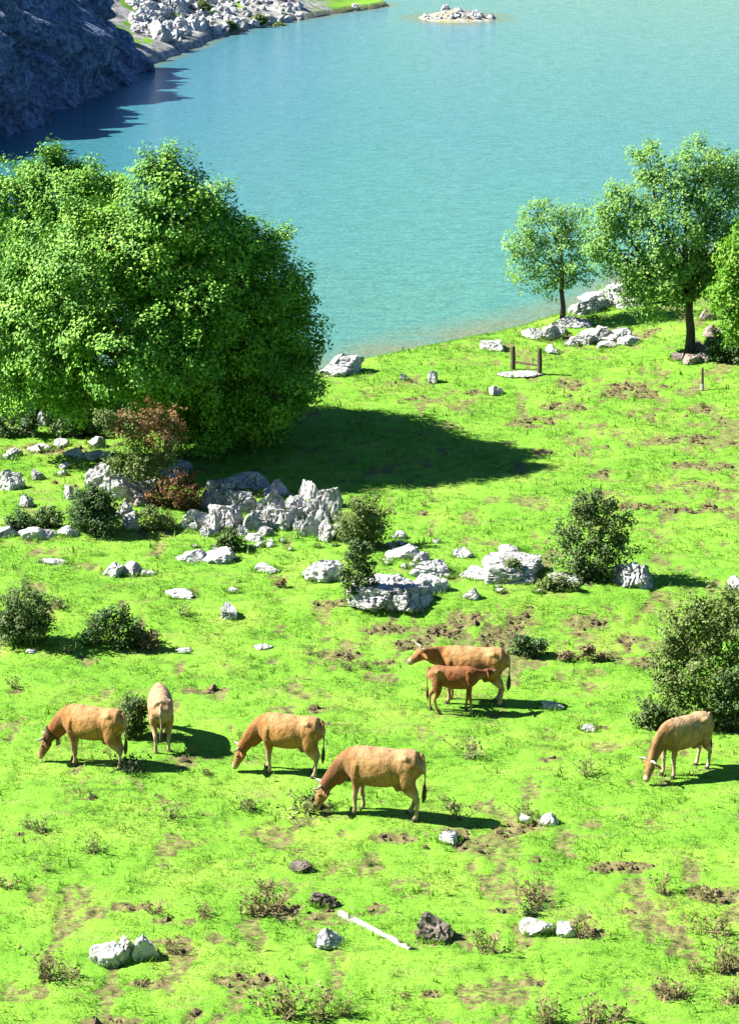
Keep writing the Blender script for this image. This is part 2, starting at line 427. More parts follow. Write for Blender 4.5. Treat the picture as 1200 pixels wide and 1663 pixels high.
# ------------------------------------------------------------------ the ground: one sheet to the horizon
def build_ground():
    # tessellation finest over the meadow, coarser towards the horizon
    ys = [-400, -150, -60]
    y = -30.0
    while y < 30: ys.append(y); y += 1.5
    while y < 72: ys.append(y); y += 0.1
    while y < 112: ys.append(y); y += 0.17
    while y < 150: ys.append(y); y += 0.7
    while y < 270: ys.append(y); y += 0.55
    while y < 520: ys.append(y); y += 5
    while y < 7000: ys.append(y); y *= 1.12
    ys = np.array(ys)
    u = np.linspace(-1, 1, 281)
    outer = np.array([1.08, 1.2, 1.4, 1.7, 2.2, 3.0, 4.5, 7.0, 12.0, 25.0])
    u = np.concatenate((-outer[::-1], u, outer))
    half = 0.175 * np.maximum(ys, 38) + 0.5
    X = half[:, None] * u[None, :]; Y = np.repeat(ys[:, None], len(u), 1)
    d = dirt(X, Y) * (Y > 30) * (Y < 122)
    Z = H(X, Y)
    lump = (vn(X * 7, Y * 6, 91) - 0.5) * 0.10 + (vn(X * 16, Y * 14, 92) - 0.5) * 0.05
    turf = (vn(X * 3.1, Y * 2.6, 93) - 0.5) * 0.035 + (vn(X * 9, Y * 8, 94) - 0.5) * 0.02
    inn = (Y > 30) & (Y < 115)
    Z = Z + np.where(inn, d * (lump - 0.035) + (1 - d) * turf, 0)
    dsh = y_shore(X) - Y
    sh = np.where(Y < 115, 1 - sstep(0.1, 0.9, dsh + (fbm(X * 1.2, Y * 1.2, 44, 3) - 0.5) * 0.8), 0)
    F = x_far(Y) - X
    rk = np.where((Y > 112) & (Y < 420), 1 - sstep(0.15, 0.7, F), 0)
    sh = np.maximum(sh, rk)
    scr = np.where((Y > 150) & (Y < 420) & (F > -0.5), 1 - sstep(-6.5, -3.5, X + (fbm(X * 0.5, Y * 0.25, 83, 3) - 0.5) * 5), 0) * (fbm(X * 0.9, Y * 0.5, 85, 4) > 0.36)
    scr = np.maximum(scr, (fbm(X * 1.5, Y * 0.9, 87, 3) > 0.5) & ((X - ISL[0]) ** 2 + ((Y - ISL[1]) * 0.6) ** 2 < 20) & (Y > 150))
    V = np.stack((X, Y, Z), -1).reshape(-1, 3)
    nr, nc = X.shape
    i = np.arange(nr * nc).reshape(nr, nc)
    F4 = np.stack((i[:-1, :-1], i[:-1, 1:], i[1:, 1:], i[1:, :-1]), -1).reshape(-1, 4)
    me = np_mesh('ground', V, F4, M_GROUND, {'dirt': d.ravel(), 'shore': sh.ravel(), 'scree': scr.ravel()}, smooth=True)
    o = mobj('ground', me)
    tag(o, 'sunlit green meadow sloping to the lake with trodden earth patches', 'ground', kind='structure')
build_ground()

def build_lake():
    ys = np.concatenate((np.arange(70, 150, 0.5), np.arange(150, 270, 1.0), np.arange(270, 475, 8.0)))
    xs = np.concatenate(([-900, -400, -150, -70], np.arange(-40, 45, 0.5), [70, 150, 400, 900]))
    X, Y = np.meshgrid(xs, ys)
    hb_ = H(X, Y)
    sh = sstep(-1.25, -0.52, hb_)
    V = np.stack((X, Y, np.full_like(X, ZW)), -1).reshape(-1, 3)
    nr, nc = X.shape; i = np.arange(nr * nc).reshape(nr, nc)
    F4 = np.stack((i[:-1, :-1], i[:-1, 1:], i[1:, 1:], i[1:, :-1]), -1).reshape(-1, 4)
    return mobj('lake_water', np_mesh('lake_water', V, F4, M_WATER, {'shallow': sh.ravel()}, True))
lake = build_lake()
tag(lake, 'turquoise rippled lake water below the meadow', 'water', kind='structure')

# ------------------------------------------------------------------ cliff over the far shore
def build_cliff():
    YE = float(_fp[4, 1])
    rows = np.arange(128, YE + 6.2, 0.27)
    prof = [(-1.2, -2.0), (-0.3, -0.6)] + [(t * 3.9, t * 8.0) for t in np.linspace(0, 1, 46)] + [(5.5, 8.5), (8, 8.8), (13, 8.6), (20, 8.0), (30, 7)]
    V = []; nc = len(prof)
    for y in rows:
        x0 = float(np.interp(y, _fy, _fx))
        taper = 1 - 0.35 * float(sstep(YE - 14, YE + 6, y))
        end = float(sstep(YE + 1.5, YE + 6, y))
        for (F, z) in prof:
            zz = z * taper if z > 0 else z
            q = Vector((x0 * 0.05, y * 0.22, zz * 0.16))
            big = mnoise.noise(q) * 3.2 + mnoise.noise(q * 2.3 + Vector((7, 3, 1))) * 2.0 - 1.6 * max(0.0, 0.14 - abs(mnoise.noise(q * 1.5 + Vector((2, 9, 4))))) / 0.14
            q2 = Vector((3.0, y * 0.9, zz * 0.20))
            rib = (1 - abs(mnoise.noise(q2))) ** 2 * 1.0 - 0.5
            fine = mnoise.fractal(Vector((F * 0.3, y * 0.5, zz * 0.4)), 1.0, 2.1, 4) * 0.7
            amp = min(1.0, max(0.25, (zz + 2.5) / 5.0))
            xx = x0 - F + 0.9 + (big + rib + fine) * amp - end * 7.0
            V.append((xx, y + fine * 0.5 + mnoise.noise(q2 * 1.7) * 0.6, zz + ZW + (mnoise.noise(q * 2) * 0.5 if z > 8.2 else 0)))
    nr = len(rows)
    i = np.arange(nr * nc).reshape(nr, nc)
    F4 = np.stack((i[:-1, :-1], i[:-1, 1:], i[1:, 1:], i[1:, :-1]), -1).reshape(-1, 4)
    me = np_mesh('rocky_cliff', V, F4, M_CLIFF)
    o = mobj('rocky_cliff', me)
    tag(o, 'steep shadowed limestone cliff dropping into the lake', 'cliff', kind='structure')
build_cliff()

# ------------------------------------------------------------------ rocks
def rock_mesh(name, seed, sx, sy, sz, sub=3, cuts=9, rough=0.22, mat=None, boxy=0.0):
    rnd = random.Random(seed)
    bm = bmesh.new()
    bmesh.ops.create_icosphere(bm, subdivisions=sub, radius=1.0)
    planes = []
    for _ in range(cuts):
        n = Vector((rnd.gauss(0, 1), rnd.gauss(0, 1), rnd.gauss(0.55, 0.6))).normalized()
        planes.append((n, rnd.uniform(0.42, 0.85)))
    off = Vector((rnd.uniform(-50, 50), rnd.uniform(-50, 50), rnd.uniform(-50, 50)))
    soft = 0.97
    for v in bm.verts:
        p = v.co.copy()
        if boxy:
            mx = max(abs(p.x), abs(p.y), abs(p.z)); p = p.lerp(p / mx * 0.8, boxy)
        for n, d in planes:
            e = p.dot(n) - d
            if e > 0: p -= n * e * soft
        u = v.co
        a = mnoise.noise(u * 1.2 + off) * 0.6 + mnoise.noise(u * 2.4 + off) * 0.45
        w = Vector((u.x * 2.3, u.y * 2.3, u.z * 1.5)) + off
        w += mnoise.noise_vector(w * 0.6) * 0.5
        rdg = -0.75 * max(0.0, 0.16 - abs(mnoise.noise(w))) / 0.16 - 0.22 * max(0.0, 0.2 - abs(mnoise.noise(w * 2.3))) / 0.2
        f = mnoise.noise(u * 6 + off) * 0.14 + mnoise.noise(u * 15 + off) * 0.10
        p *= 1 + rough * (a + rdg + f) * 1.15
        v.co = Vector((p.x * sx, p.y * sy, p.z * sz))
    return bm_mesh(name, bm, mat or M_ROCK)

ROCKN = [0]
ROCK_FEET = []
def rock(px, pyb, wpx, hpx, label=None, group=None, mat=None, sub=None, name='limestone_boulder', parent=None, boxy=0.0, dfac=0.9, cuts=10, rough=0.19, cat='rock', zl=0.0, tilt=0.0):
    """pixel of the bottom middle, width and height in photograph pixels -> a rock standing on the ground there"""
    ROCKN[0] += 1
    g = ground(px, pyb)
    s = scale_at(g)
    ang = math.atan2(CAMZ - g.z, g.y)
    w = wpx / s; d = w * dfac
    d = min(d, 1.0 * hpx / s / max(0.12, math.sin(ang)))
    h = max(0.05, (hpx / s - 0.55 * d * math.sin(ang)) / math.cos(ang))
    gx, gy = g.x * (1 + 0.4 * d / g.y), g.y + 0.42 * d
    gz = h1(gx, gy)
    sz = max(h * 0.8, 0.05)
    if 37 < gy < 112: ROCK_FEET.append((gx, gy, w * 0.5, d * 0.5))
    if sub is None: sub = 5 if wpx > 70 else 4
    me = rock_mesh(name, 1000 + ROCKN[0] * 7, w * 0.63, d * 0.62, sz * 1.12, sub, cuts, rough, mat, boxy)
    o = bpy.data.objects.new(name, me); link(o, parent)
    o.location = (gx, gy, gz + h - sz * 0.93 + zl)
    o.rotation_euler = (0, tilt, 0)
    if parent is not None:
        o.location = Vector(o.location) - parent.location
    else:
        tag(o, label, cat, group)
    return o

# main outcrop and its neighbour: rock masses of one ledge are parts of it
def outcrop(px, py, label, masses, mat=None, cuts=12):
    g = ground(px, py)
    e = empty('limestone_outcrop', g)
    tag(e, label, 'rock outcrop')
    for a in masses:
        rock(*a[:4], parent=e, name='rock_mass', mat=(a[4] if len(a) > 4 else mat), cuts=cuts, rough=0.27, sub=(5 if a[2] > 54 else 4), dfac=(1.2 if cuts == 4 else 0.85))
    return e
outcrop(430, 868, 'large craggy limestone outcrop at the edge of the tree shadow',
        [(372, 800, 60, 30), (412, 796, 66, 30), (450, 806, 50, 28), (345, 826, 46, 44), (392, 836, 62, 50), (436, 840, 50, 52), (368, 858, 56, 48), (412, 864, 50, 44),
         (452, 860, 46, 46), (474, 850, 34, 34), (318, 864, 46, 46), (345, 866, 40, 44), (340, 872, 26, 20), (430, 872, 26, 18), (392, 872, 30, 26), (480, 828, 30, 26)])
outcrop(520, 870, 'tall pitted limestone crag with shaded face beside the round bush',
        [(505, 816, 40, 38), (534, 826, 40, 46), (490, 842, 40, 36), (520, 850, 44, 46), (545, 850, 26, 44), (505, 872, 42, 40), (532, 880, 38, 44), (552, 878, 26, 30), (486, 862, 28, 22)])
outcrop(205, 815, 'broken limestone ledge between the dark bush and rust red shrub',
        [(170, 790, 52, 44), (188, 800, 44, 40), (205, 812, 46, 36), (228, 822, 54, 40, M_ROCK_PINK), (250, 800, 44, 32), (205, 842, 34, 30), (212, 862, 30, 36), (282, 775, 46, 26), (300, 764, 34, 22)])
outcrop(985, 500, 'big pale slab of rock sloping into the water by the trees',
        [(985, 502, 95, 42, M_ROCK_PALE), (950, 512, 60, 30, M_ROCK_PALE), (1010, 488, 55, 32, M_ROCK_PALE), (1020, 500, 60, 24)], M_ROCK_PALE)
outcrop(640, 992, 'broad white boulder with a dark shaded right end below the leafy bush',
        [(622, 994, 92, 52, M_ROCK_PALE), (664, 994, 62, 44), (640, 975, 60, 34, M_ROCK_PALE), (600, 992, 44, 28, M_ROCK_PALE)], None, 4)

R = rock
R(837, 946, 104, 44, 'flat topped squared limestone block among the scattered boulders', boxy=0.8, cuts=3, rough=0.12)
R(1026, 954, 72, 46, 'dark blue grey boulder against the right foot of the lone bush', mat=M_ROCK, cuts=7)
R(690, 966, 58, 36, 'white boulder with a small shadow uphill of the broad boulder', mat=M_ROCK_PALE)
R(704, 938, 74, 34, 'pitted flat limestone boulder topmost of the scatter near the leafy bush', mat=M_ROCK_PALE)
R(656, 910, 50, 30, 'rounded white stone right of the round olive bush', mat=M_ROCK_PALE)
R(686, 916, 30, 24, 'small blue grey stone wedged uphill of the white scatter')
R(748, 907, 34, 20, 'lone white stone in open grass above the flat topped block', mat=M_ROCK_PALE)
R(778, 942, 46, 26, 'white stone leaning at the left end of the flat topped block', mat=M_ROCK_PALE)
R(767, 974, 24, 22, 'small upright grey stone below the flat topped block')
R(830, 900, 38, 16, 'low grey stone behind the flat topped block')
R(912, 950, 56, 22, 'low grey stone half hidden in grass left of the lone bush')
R(647, 876, 26, 14, 'little white stone high on the slope right of the olive bush', mat=M_ROCK_PALE)
R(530, 944, 66, 38, 'lumpy white boulder left of the tall leafy bush', mat=M_ROCK_PALE)
R(318, 912, 52, 24, 'left half of a long flat white rock in short grass', mat=M_ROCK_PALE)
R(358, 914, 58, 28, 'right half of a long flat white rock under a small shrub', mat=M_ROCK_PALE)
R(186, 936, 44, 26, 'white boulder with a grey split in the open meadow', mat=M_ROCK_PALE)
R(212, 936, 40, 24, 'grey blue boulder touching a white one in the open meadow')
R(238, 936, 30, 10, 'low flat stone trailing off from the split boulder pair')
R(288, 972, 56, 16, 'flat white stone slab sunk in the bright meadow', mat=M_ROCK_PALE)
R(378, 963, 26, 8, 'tiny flat white stone above the upright block', mat=M_ROCK_PALE)
R(372, 1005, 25, 25, 'small upright white stone block casting a short shadow', boxy=0.8, cuts=3, mat=M_ROCK_PALE)
R(432, 930, 40, 16, 'flat white stone below the outcrop', mat=M_ROCK_PALE)
R(410, 880, 30, 14, 'small grey stone at the foot of the craggy outcrop')
R(893, 1154, 38, 18, 'flat white stone beyond the hind feet of the suckling cow', mat=M_ROCK_PALE)
R(956, 1188, 28, 11, 'thin white stone in grass left of the edge bush', mat=M_ROCK_PALE)
R(427, 1055, 26, 11, 'small white stone in open grass above the cows', mat=M_ROCK_PALE)
R(296, 1062, 26, 10, 'small white stone right of the domed dark bush', mat=M_ROCK_PALE)
R(50, 1062, 18, 9, 'tiny white stone under the tall dark bush', mat=M_ROCK_PALE)
R(88, 916, 50, 9, 'long thin stone flush with the turf', mat=M_ROCK_PALE)
R(1196, 962, 26, 30, 'white boulder above the big olive bush', mat=M_ROCK_PALE)
g_near = 'stones around the fallen beam'
ft = empty('limestone_boulder', ground(203, 1560)); tag(ft, 'large white boulder split by a dark cleft in the near turf', 'rock')
rock(178, 1568, 52, 50, parent=ft, name='rock_mass', mat=M_ROCK_PALE, sub=4, cuts=6); rock(208, 1562, 42, 44, parent=ft, name='rock_mass', sub=4, cuts=7)
rock(234, 1562, 46, 40, parent=ft, name='rock_mass', mat=M_ROCK_PALE, sub=4, cuts=6)
R(530, 1540, 50, 32, 'white stone with a dark hollow left of the fallen beam', mat=M_ROCK_PALE)
R(708, 1530, 54, 44, 'dark brown earthy rock lump right of the fallen beam', mat=M_ROCK_DARK, cuts=5, rough=0.4)
R(872, 1520, 50, 32, 'round white stone, larger of a pair in weedy turf', mat=M_ROCK_PALE, cuts=5, rough=0.14)
R(919, 1521, 38, 26, 'round white stone, smaller of a pair in weedy turf', mat=M_ROCK_PALE, cuts=5, rough=0.14)
R(730, 1371, 36, 26, 'white stone at the left end of the trodden strip', mat=M_ROCK_PALE)
R(853, 1338, 24, 17, 'small white stone on the trodden strip', mat=M_ROCK_PALE)
R(893, 1342, 28, 22, 'white stone just off the right end of the trodden strip', mat=M_ROCK_PALE)
R(525, 1475, 40, 26, 'dark clod of earth at the upper end of the fallen beam', mat=M_ROCK_DARK, name='earth_clod', cat='earth clod', rough=0.45)
R(490, 1418, 36, 18, 'dark earthy tussock lump in the near turf', mat=M_ROCK_DARK, name='earth_clod', cat='earth clod', rough=0.45)
rk_ = random.Random(61)
for (x0, x1, y0, y1, n_, lb, gr) in ((625, 760, 880, 975, 20, 'small loose stone among the boulders by the leafy bush', 'loose stones by the leafy bush'),
                                     (790, 930, 940, 965, 8, 'small loose stone in grass before the flat topped block', 'loose stones before the flat topped block'),
                                     (310, 560, 876, 900, 12, 'small loose stone in the grass along the foot of the outcrop', 'loose stones below the outcrop'),
                                     (10, 150, 745, 860, 12, 'small loose stone in the stony grass beside the dark bush', 'loose stones beside the dark bush')):
    for _ in range(n_):
        w_ = rk_.uniform(9, 20)
        R(rk_.uniform(x0, x1), rk_.uniform(y0, y1), w_, w_ * rk_.uniform(0.45, 0.7), lb, gr, mat=rk_.choice((M_ROCK, M_ROCK_PALE)), sub=3)
# stones on the left under and before the big tree
R(20, 796, 40, 32, 'rough white boulder in the grass left of the dark bush', mat=M_ROCK_PALE)
R(60, 780, 24, 20, 'small half shaded stone uphill of the rough white boulder')
R(116, 810, 28, 26, 'white stone just left of the dark bush top')
R(42, 824, 24, 22, 'small white stone below the rough white boulder')
R(68, 878, 58, 24, 'long white boulder at the foot of the low shrubs', mat=M_ROCK_PALE)
R(8, 874, 40, 20, 'grey stone at the foot of the low shrubs')
R(112, 872, 30, 18, 'white stone half under the dark bush', mat=M_ROCK_PALE)
shade = 'stones in the shade under the big tree'
for (a, b, w, hh) in ((72, 692, 18, 24), (84, 680, 16, 14), (106, 690, 14, 22), (138, 682, 16, 16), (10, 705, 20, 16), (45, 705, 18, 14), (160, 728, 26, 18), (100, 726, 24, 14), (60, 735, 26, 14)):
    R(a, b, w, hh, 'pale stone in the deep shade at the foot of the big tree', shade, mat=M_ROCK_PALE)
for (a, b, w, hh) in ((125, 744, 34, 16), (150, 746, 30, 18), (172, 748, 30, 16), (20, 742, 28, 16), (75, 732, 30, 12)):
    R(a, b, w, hh, 'low white stone in the row where tree shade meets grass', 'stones along the shade edge', mat=M_ROCK_PALE)
# upper meadow and shore
R(556, 610, 74, 38, 'long pale shore rock beside the right side of the big tree', mat=M_ROCK_PALE, tilt=-0.25)
R(803, 570, 38, 20, 'white stone above the two wooden posts', mat=M_ROCK_PALE)
R(704, 622, 20, 19, 'white upright stone on the upper meadow below the shore', mat=M_ROCK_PALE)
R(656, 617, 18, 11, 'little flat stone on the upper meadow below the shore', mat=M_ROCK_PALE)
R(803, 642, 28, 16, 'grey white stone below the two wooden posts')
R(896, 574, 28, 14, 'white stone right of the two wooden posts', mat=M_ROCK_PALE)
rv = random.Random(5)
for (a, b, w, hh) in ((865, 550, 44, 18), (890, 554, 40, 24), (905, 545, 34, 20), (935, 532, 46, 20), (950, 560, 42, 20), (975, 556, 48, 26), (1003, 554, 40, 22), (1022, 560, 34, 18),
                      (930, 562, 30, 14), (985, 565, 30, 12), (960, 545, 34, 14), (1012, 540, 30, 12)):
    R(a, b, w, hh, 'white stone in the rubble between the slender tree and the spreading tree', 'rubble stones by the lakeside trees', mat=(M_ROCK_PALE if rv.random() < 0.7 else M_ROCK))
for (a, b, w, hh) in ((1100, 586, 26, 16), (1122, 592, 32, 20), (1140, 588, 28, 18), (1132, 572, 26, 16), (1152, 566, 26, 18), (1160, 548, 30, 26), (1148, 520, 26, 24), (1165, 575, 24, 16)):
    R(a, b, w, hh, 'pinkish grey stone heaped round the foot of the spreading tree', 'stones at the spreading tree foot', mat=M_ROCK_PINK)
# stones of the distant shore
rf = random.Random(12)
far_meshes = [rock_mesh('far_boulder', 500 + k, 0.6, 0.6, 0.5, 3, 8, 0.3, M_ROCK_PALE if k % 3 else M_ROCK) for k in range(7)]
def far_rock(px, py, w, label, group, zs=1.0):
    g = ground(px, py); s = scale_at(g)
    o = bpy.data.objects.new('shore_boulder', rf.choice(far_meshes)); link(o)
    sc = w / s / 1.15
    o.scale = (sc, sc * rf.uniform(0.7, 1.1), sc * zs * rf.uniform(0.75, 1.25)); o.rotation_euler = (rf.uniform(-.3, .3), rf.uniform(-.3, .3), rf.uniform(0, 6.28))
    o.location = g + Vector((0, 0, 0.08 * sc)); tag(o, label, 'rock', group)
far_rock(258, 62, 46, 'largest bright white boulder on the far shore beside the cliff', None, 1.3)
far_rock(285, 68, 30, 'bright boulder at the waterline next to the largest far boulder', None, 1.1)
for k in range(270):
    t = rf.random() ** 1.15
    px = 214 + t * 275
    top = -6; bot = 72 - (px - 262) * 0.17 if px > 262 else 60
    py = rf.uniform(top, max(4, bot - 4))
    if px > 400 and py < 30 - (px - 470) * 0.0 and rf.random() < 0.55: continue
    far_rock(px, py, rf.uniform(9, 26) * (1.25 if px < 330 else 0.85), 'white boulder in the sunlit scree of the far shore', 'boulders of the far shore scree')
for k in range(34):
    a = rf.random()
    far_rock(690 + a * 110, 24 + rf.uniform(-9, 7) - 2 * math.sin(a * 3), rf.uniform(7, 18), 'white boulder on the small islet off the grassy spit', 'boulders of the islet')
for k in range(26):
    far_rock(640 + rf.random() * 60, 20 + rf.uniform(-5, 6), rf.uniform(7, 13), 'low stone awash between the spit and the islet', 'stones awash by the spit')
for (a, b, w) in ((5, 200, 40), (20, 192, 26), (34, 196, 18), (2, 180, 30)):
    far_rock(a, b, w, 'grey boulder in the water at the cliff foot', 'boulders at the cliff foot')
far_rock(577, 10, 18, 'lone grey stone on the far grassy spit', None)

# ------------------------------------------------------------------ leaves, trees, bushes
def leaf_cloud(rng, C, N, per, spread, size, jitter=0.75, up=0.45, squash=0.8):
    """C clump centres, N outward directions -> folded leaf quads"""
    n = len(C) * per
    c = np.repeat(C, per, 0); nn = np.repeat(N, per, 0)
    off = rng.normal(0, 1, (n, 3)); off /= np.maximum(1e-6, np.linalg.norm(off, axis=1))[:, None]
    off *= (rng.random(n) ** 0.5)[:, None] * spread
    off[:, 2] *= squash
    p = c + off
    nor = nn * 0.45 + off / spread * 0.25 + np.array((-0.38, -0.05, up)) + rng.normal(0, jitter * 0.42, (n, 3))
    nor /= np.linalg.norm(nor, axis=1)[:, None]
    t = rng.normal(0, 1, (n, 3)) + np.array((0, 0, -0.5))
    t -= nor * (t * nor).sum(1)[:, None]; t /= np.maximum(1e-6, np.linalg.norm(t, axis=1))[:, None]
    b = np.cross(nor, t)
    L = (size * rng.uniform(0.65, 1.35, n))[:, None]
    W = L * 0.36
    v0 = p - t * L * 0.5; v2 = p + t * L * 0.5 - nor * L * 0.12
    v1 = p + b * W + nor * L * 0.05; v3 = p - b * W + nor * L * 0.05
    V = np.stack((v0, v1, v2, v3), 1).reshape(-1, 3)
    F = np.arange(n * 4).reshape(n, 4)
    clump_r = np.repeat(rng.random(len(C)), per)
    rr = np.clip(0.3 * rng.random(n) + 0.7 * clump_r, 0, 1)
    return V, F, np.repeat(rr, 4)

def at_depth(px, py, y):
    d = ray(px, py); t = y / d[1]
    return np.array((d[0] * t, y, CAMZ + d[2] * t))

def limb(bm, a, b, r0, r1, rnd, bend=0.12, seg=5, n=7):
    a = Vector(a); b = Vector(b); L = (b - a).length
    pts = []
    o1 = Vector((rnd.uniform(-1, 1), rnd.uniform(-1, 1), rnd.uniform(-.3, .6))) * bend * L
    for i in range(seg + 1):
        t = i / seg
        p = a.lerp(b, t) + o1 * math.sin(math.pi * t)
        r = r0 + (r1 - r0) * t
        pts.append((*p, r, r))
    tube(bm, pts, n, side_ref=(0.7, 0.7, 0.1))

def tree(name, base_px, lobes, label, mat, seed, trunk_r, fork, clumps_per_m2, per, leaf, spread, twigs=40, gap=0.30, shell=0.55, wood=M_BARK, lean=(0, 0), group=None, cat='tree', crown_name='crown', trunk_name='trunk', jitter=0.75, shoots=0, dy0=0.0):
    rng = np.random.default_rng(seed); rnd = random.Random(seed)
    g = ground(*base_px)
    e = empty(name, g); tag(e, label, cat, group)
    s = scale_at(g)
    L = []
    for (px, py, rp, dy, *sq) in lobes:
        c = at_depth(px, py, g.y + dy + dy0)
        r = rp / (FPX / (c[1] * CP - (c[2] - CAMZ) * SP))
        L.append((c, r, sq[0] if sq else 0.85))
    C = []; N = []
    for k, (c, r, sq) in enumerate(L):
        cnt = int(4 * math.pi * r * r * clumps_per_m2)
        d = rng.normal(0, 1, (cnt, 3)); d /= np.linalg.norm(d, axis=1)[:, None]
        rad = r * (1 - (1 - shell) * rng.random(cnt) ** 1.6)
        # uneven outline: bumps on the lobe
        bump = np.array([mnoise.noise(Vector(dd * 2.6) + Vector((seed * 1.3, k * 3.1, 0))) for dd in d])
        rad = rad * (1 + 0.32 * bump)
        q = c + d * rad[:, None] * np.array((1, 1, sq))
        keep = (rng.random(cnt) > gap * 0.5) & (bump > -0.42 + gap * 0.4)
        inside = np.zeros(cnt, bool)
        for j, (c2, r2, sq2) in enumerate(L):
            if j == k: continue
            inside |= np.linalg.norm((q - c2) / np.array((1, 1, sq2)), axis=1) < r2 * shell * 0.9
        keep &= ~inside
        keep &= q[:, 2] > H(q[:, 0], q[:, 1]) + 0.04
        C.append(q[keep]); N.append(d[keep])
    shoot_ends = []
    for _ in range(shoots):
        c, r, sq = L[rnd.randrange(len(L))]
        d = rng.normal(0, 1, 3); d[2] = abs(d[2]) * 1.2 + 0.3; d /= np.linalg.norm(d)
        tip = c + d * (r * rnd.uniform(1.02, 1.2) + rnd.uniform(0.05, 0.32) * min(1.0, r / 0.5))
        for t in np.linspace(0.55, 1.0, 6):
            C.append((c + (tip - c) * t)[None, :] + rng.normal(0, 0.02, (1, 3))); N.append(d[None, :])
        shoot_ends.append((Vector(c), Vector(tip)))
    C = np.concatenate(C); N = np.concatenate(N)
    V, F, rr = leaf_cloud(rng, C, N, per, spread, leaf, jitter)
    V -= np.array(g)
    mobj(crown_name, np_mesh(crown_name, V, F, mat, {'rnd': rr}), e)
    bm = bmesh.new()
    cen = sum(c for c, r, q in L) / len(L)
    top = Vector(at_depth(base_px[0] + lean[0], fork, g.y)) if trunk_r > 0.03 else Vector(g) + Vector((0, 0, 0.1))
    top -= g
    if trunk_r > 0.03:
        bl = top.length
        tube(bm, [(0, 0, -0.25, trunk_r * 1.5, trunk_r * 1.5), (0, 0, 0.05, trunk_r * 1.25, trunk_r * 1.25), (*(top * 0.35 + Vector((0.04, 0, 0))), trunk_r, trunk_r),
                  (*(top * 0.7 - Vector((0.03, 0, 0))), trunk_r * 0.88, trunk_r * 0.88), (*top, trunk_r * 0.8, trunk_r * 0.8)], 10, side_ref=(1, 0, 0.1))
    ends = []
    for (c, r, sq) in L:
        b = Vector(c) - g; b.z -= r * 0.15
        limb(bm, top - Vector((0, 0, rnd.uniform(0.0, 0.15) * top.length)), b, max(trunk_r * 0.5, 0.012), max(trunk_r * 0.16, 0.006), rnd)
        ends.append((b, top))
    idx = rng.choice(len(C), min(twigs, len(C)), replace=False)
    for i in idx:
        q = Vector(C[i]) - g
        b, t0 = min(ends, key=lambda w: (w[0] - q).length)
        st = t0.lerp(b, rnd.uniform(0.55, 1.0))
        limb(bm, st, q, max(trunk_r * 0.14, 0.006), 0.006, rnd, 0.08, 3, 5)
    for a, b in shoot_ends: limb(bm, a - g, b - g, 0.008, 0.004, rnd, 0.05, 2, 4)
    mobj(trunk_name, bm_mesh(trunk_name, bm, wood, True), e)
    return e

# big rounded tree at the left
tree('broadleaf_tree', (292, 714),
     [(120, 455, 112, -1.6), (55, 545, 105, -1.6), (20, 470, 80, -0.3), (265, 345, 82, -0.9), (275, 302, 54, -0.6), (345, 395, 80, -0.4), (225, 420, 92, -1.2), (320, 480, 100, -1.0),
      (425, 455, 76, 0.6), (455, 540, 66, 0.8), (440, 600, 74, 0.6), (280, 575, 96, -2.2), (190, 560, 100, -2.8), (95, 610, 74, -2.0), (235, 625, 56, -1.6), (390, 640, 80, 0.2),
      (335, 655, 66, -0.6), (480, 620, 42, 0.7), (160, 370, 56, -0.4), (10, 620, 60, -1.0), (380, 540, 90, 0.0), (410, 410, 50, 0.6), (130, 640, 50, -1.8), (430, 660, 60, 0.9), (470, 480, 40, 0.8),
      (300, 470, 105, 3.2), (305, 385, 88, 1.6), (245, 400, 90, 2.0), (360, 440, 78, 2.0), (330, 520, 90, 1.8), (200, 500, 110, 3.0), (400, 520, 90, 3.4), (420, 600, 90, 3.0), (300, 600, 110, 3.6), (345, 560, 84, 0.4), (250, 590, 80, -2.4), (400, 620, 66, 0.2), (355, 650, 50, 0.0), (455, 640, 52, -1.6), (330, 700, 50, -0.5), (410, 695, 46, 1.2)],
     'huge rounded bright green tree with its right side in deep shade', M_LEAF_ASH, 11, 0.36, 620, 8.0, 40, 0.115, 0.42, twigs=80, gap=0.44, jitter=0.5, dy0=-1.5, shoots=150)
tree('broadleaf_tree', (70, 668),
     [(95, 328, 80, 0), (20, 340, 82, 0.3), (150, 314, 52, 0.2), (40, 400, 90, -0.3), (-60, 380, 110, 0.5), (170, 340, 50, 0.3), (-40, 480, 110, 0.4), (110, 400, 80, 0.4), (85, 290, 42, 0.2), (-20, 560, 90, 0.4), (90, 520, 90, 0.6)],
     'darker green tree rising behind the huge rounded tree', M_LEAF_ASH, 23, 0.30, 560, 6.5, 40, 0.115, 0.40, twigs=40, gap=0.34, shoots=80)
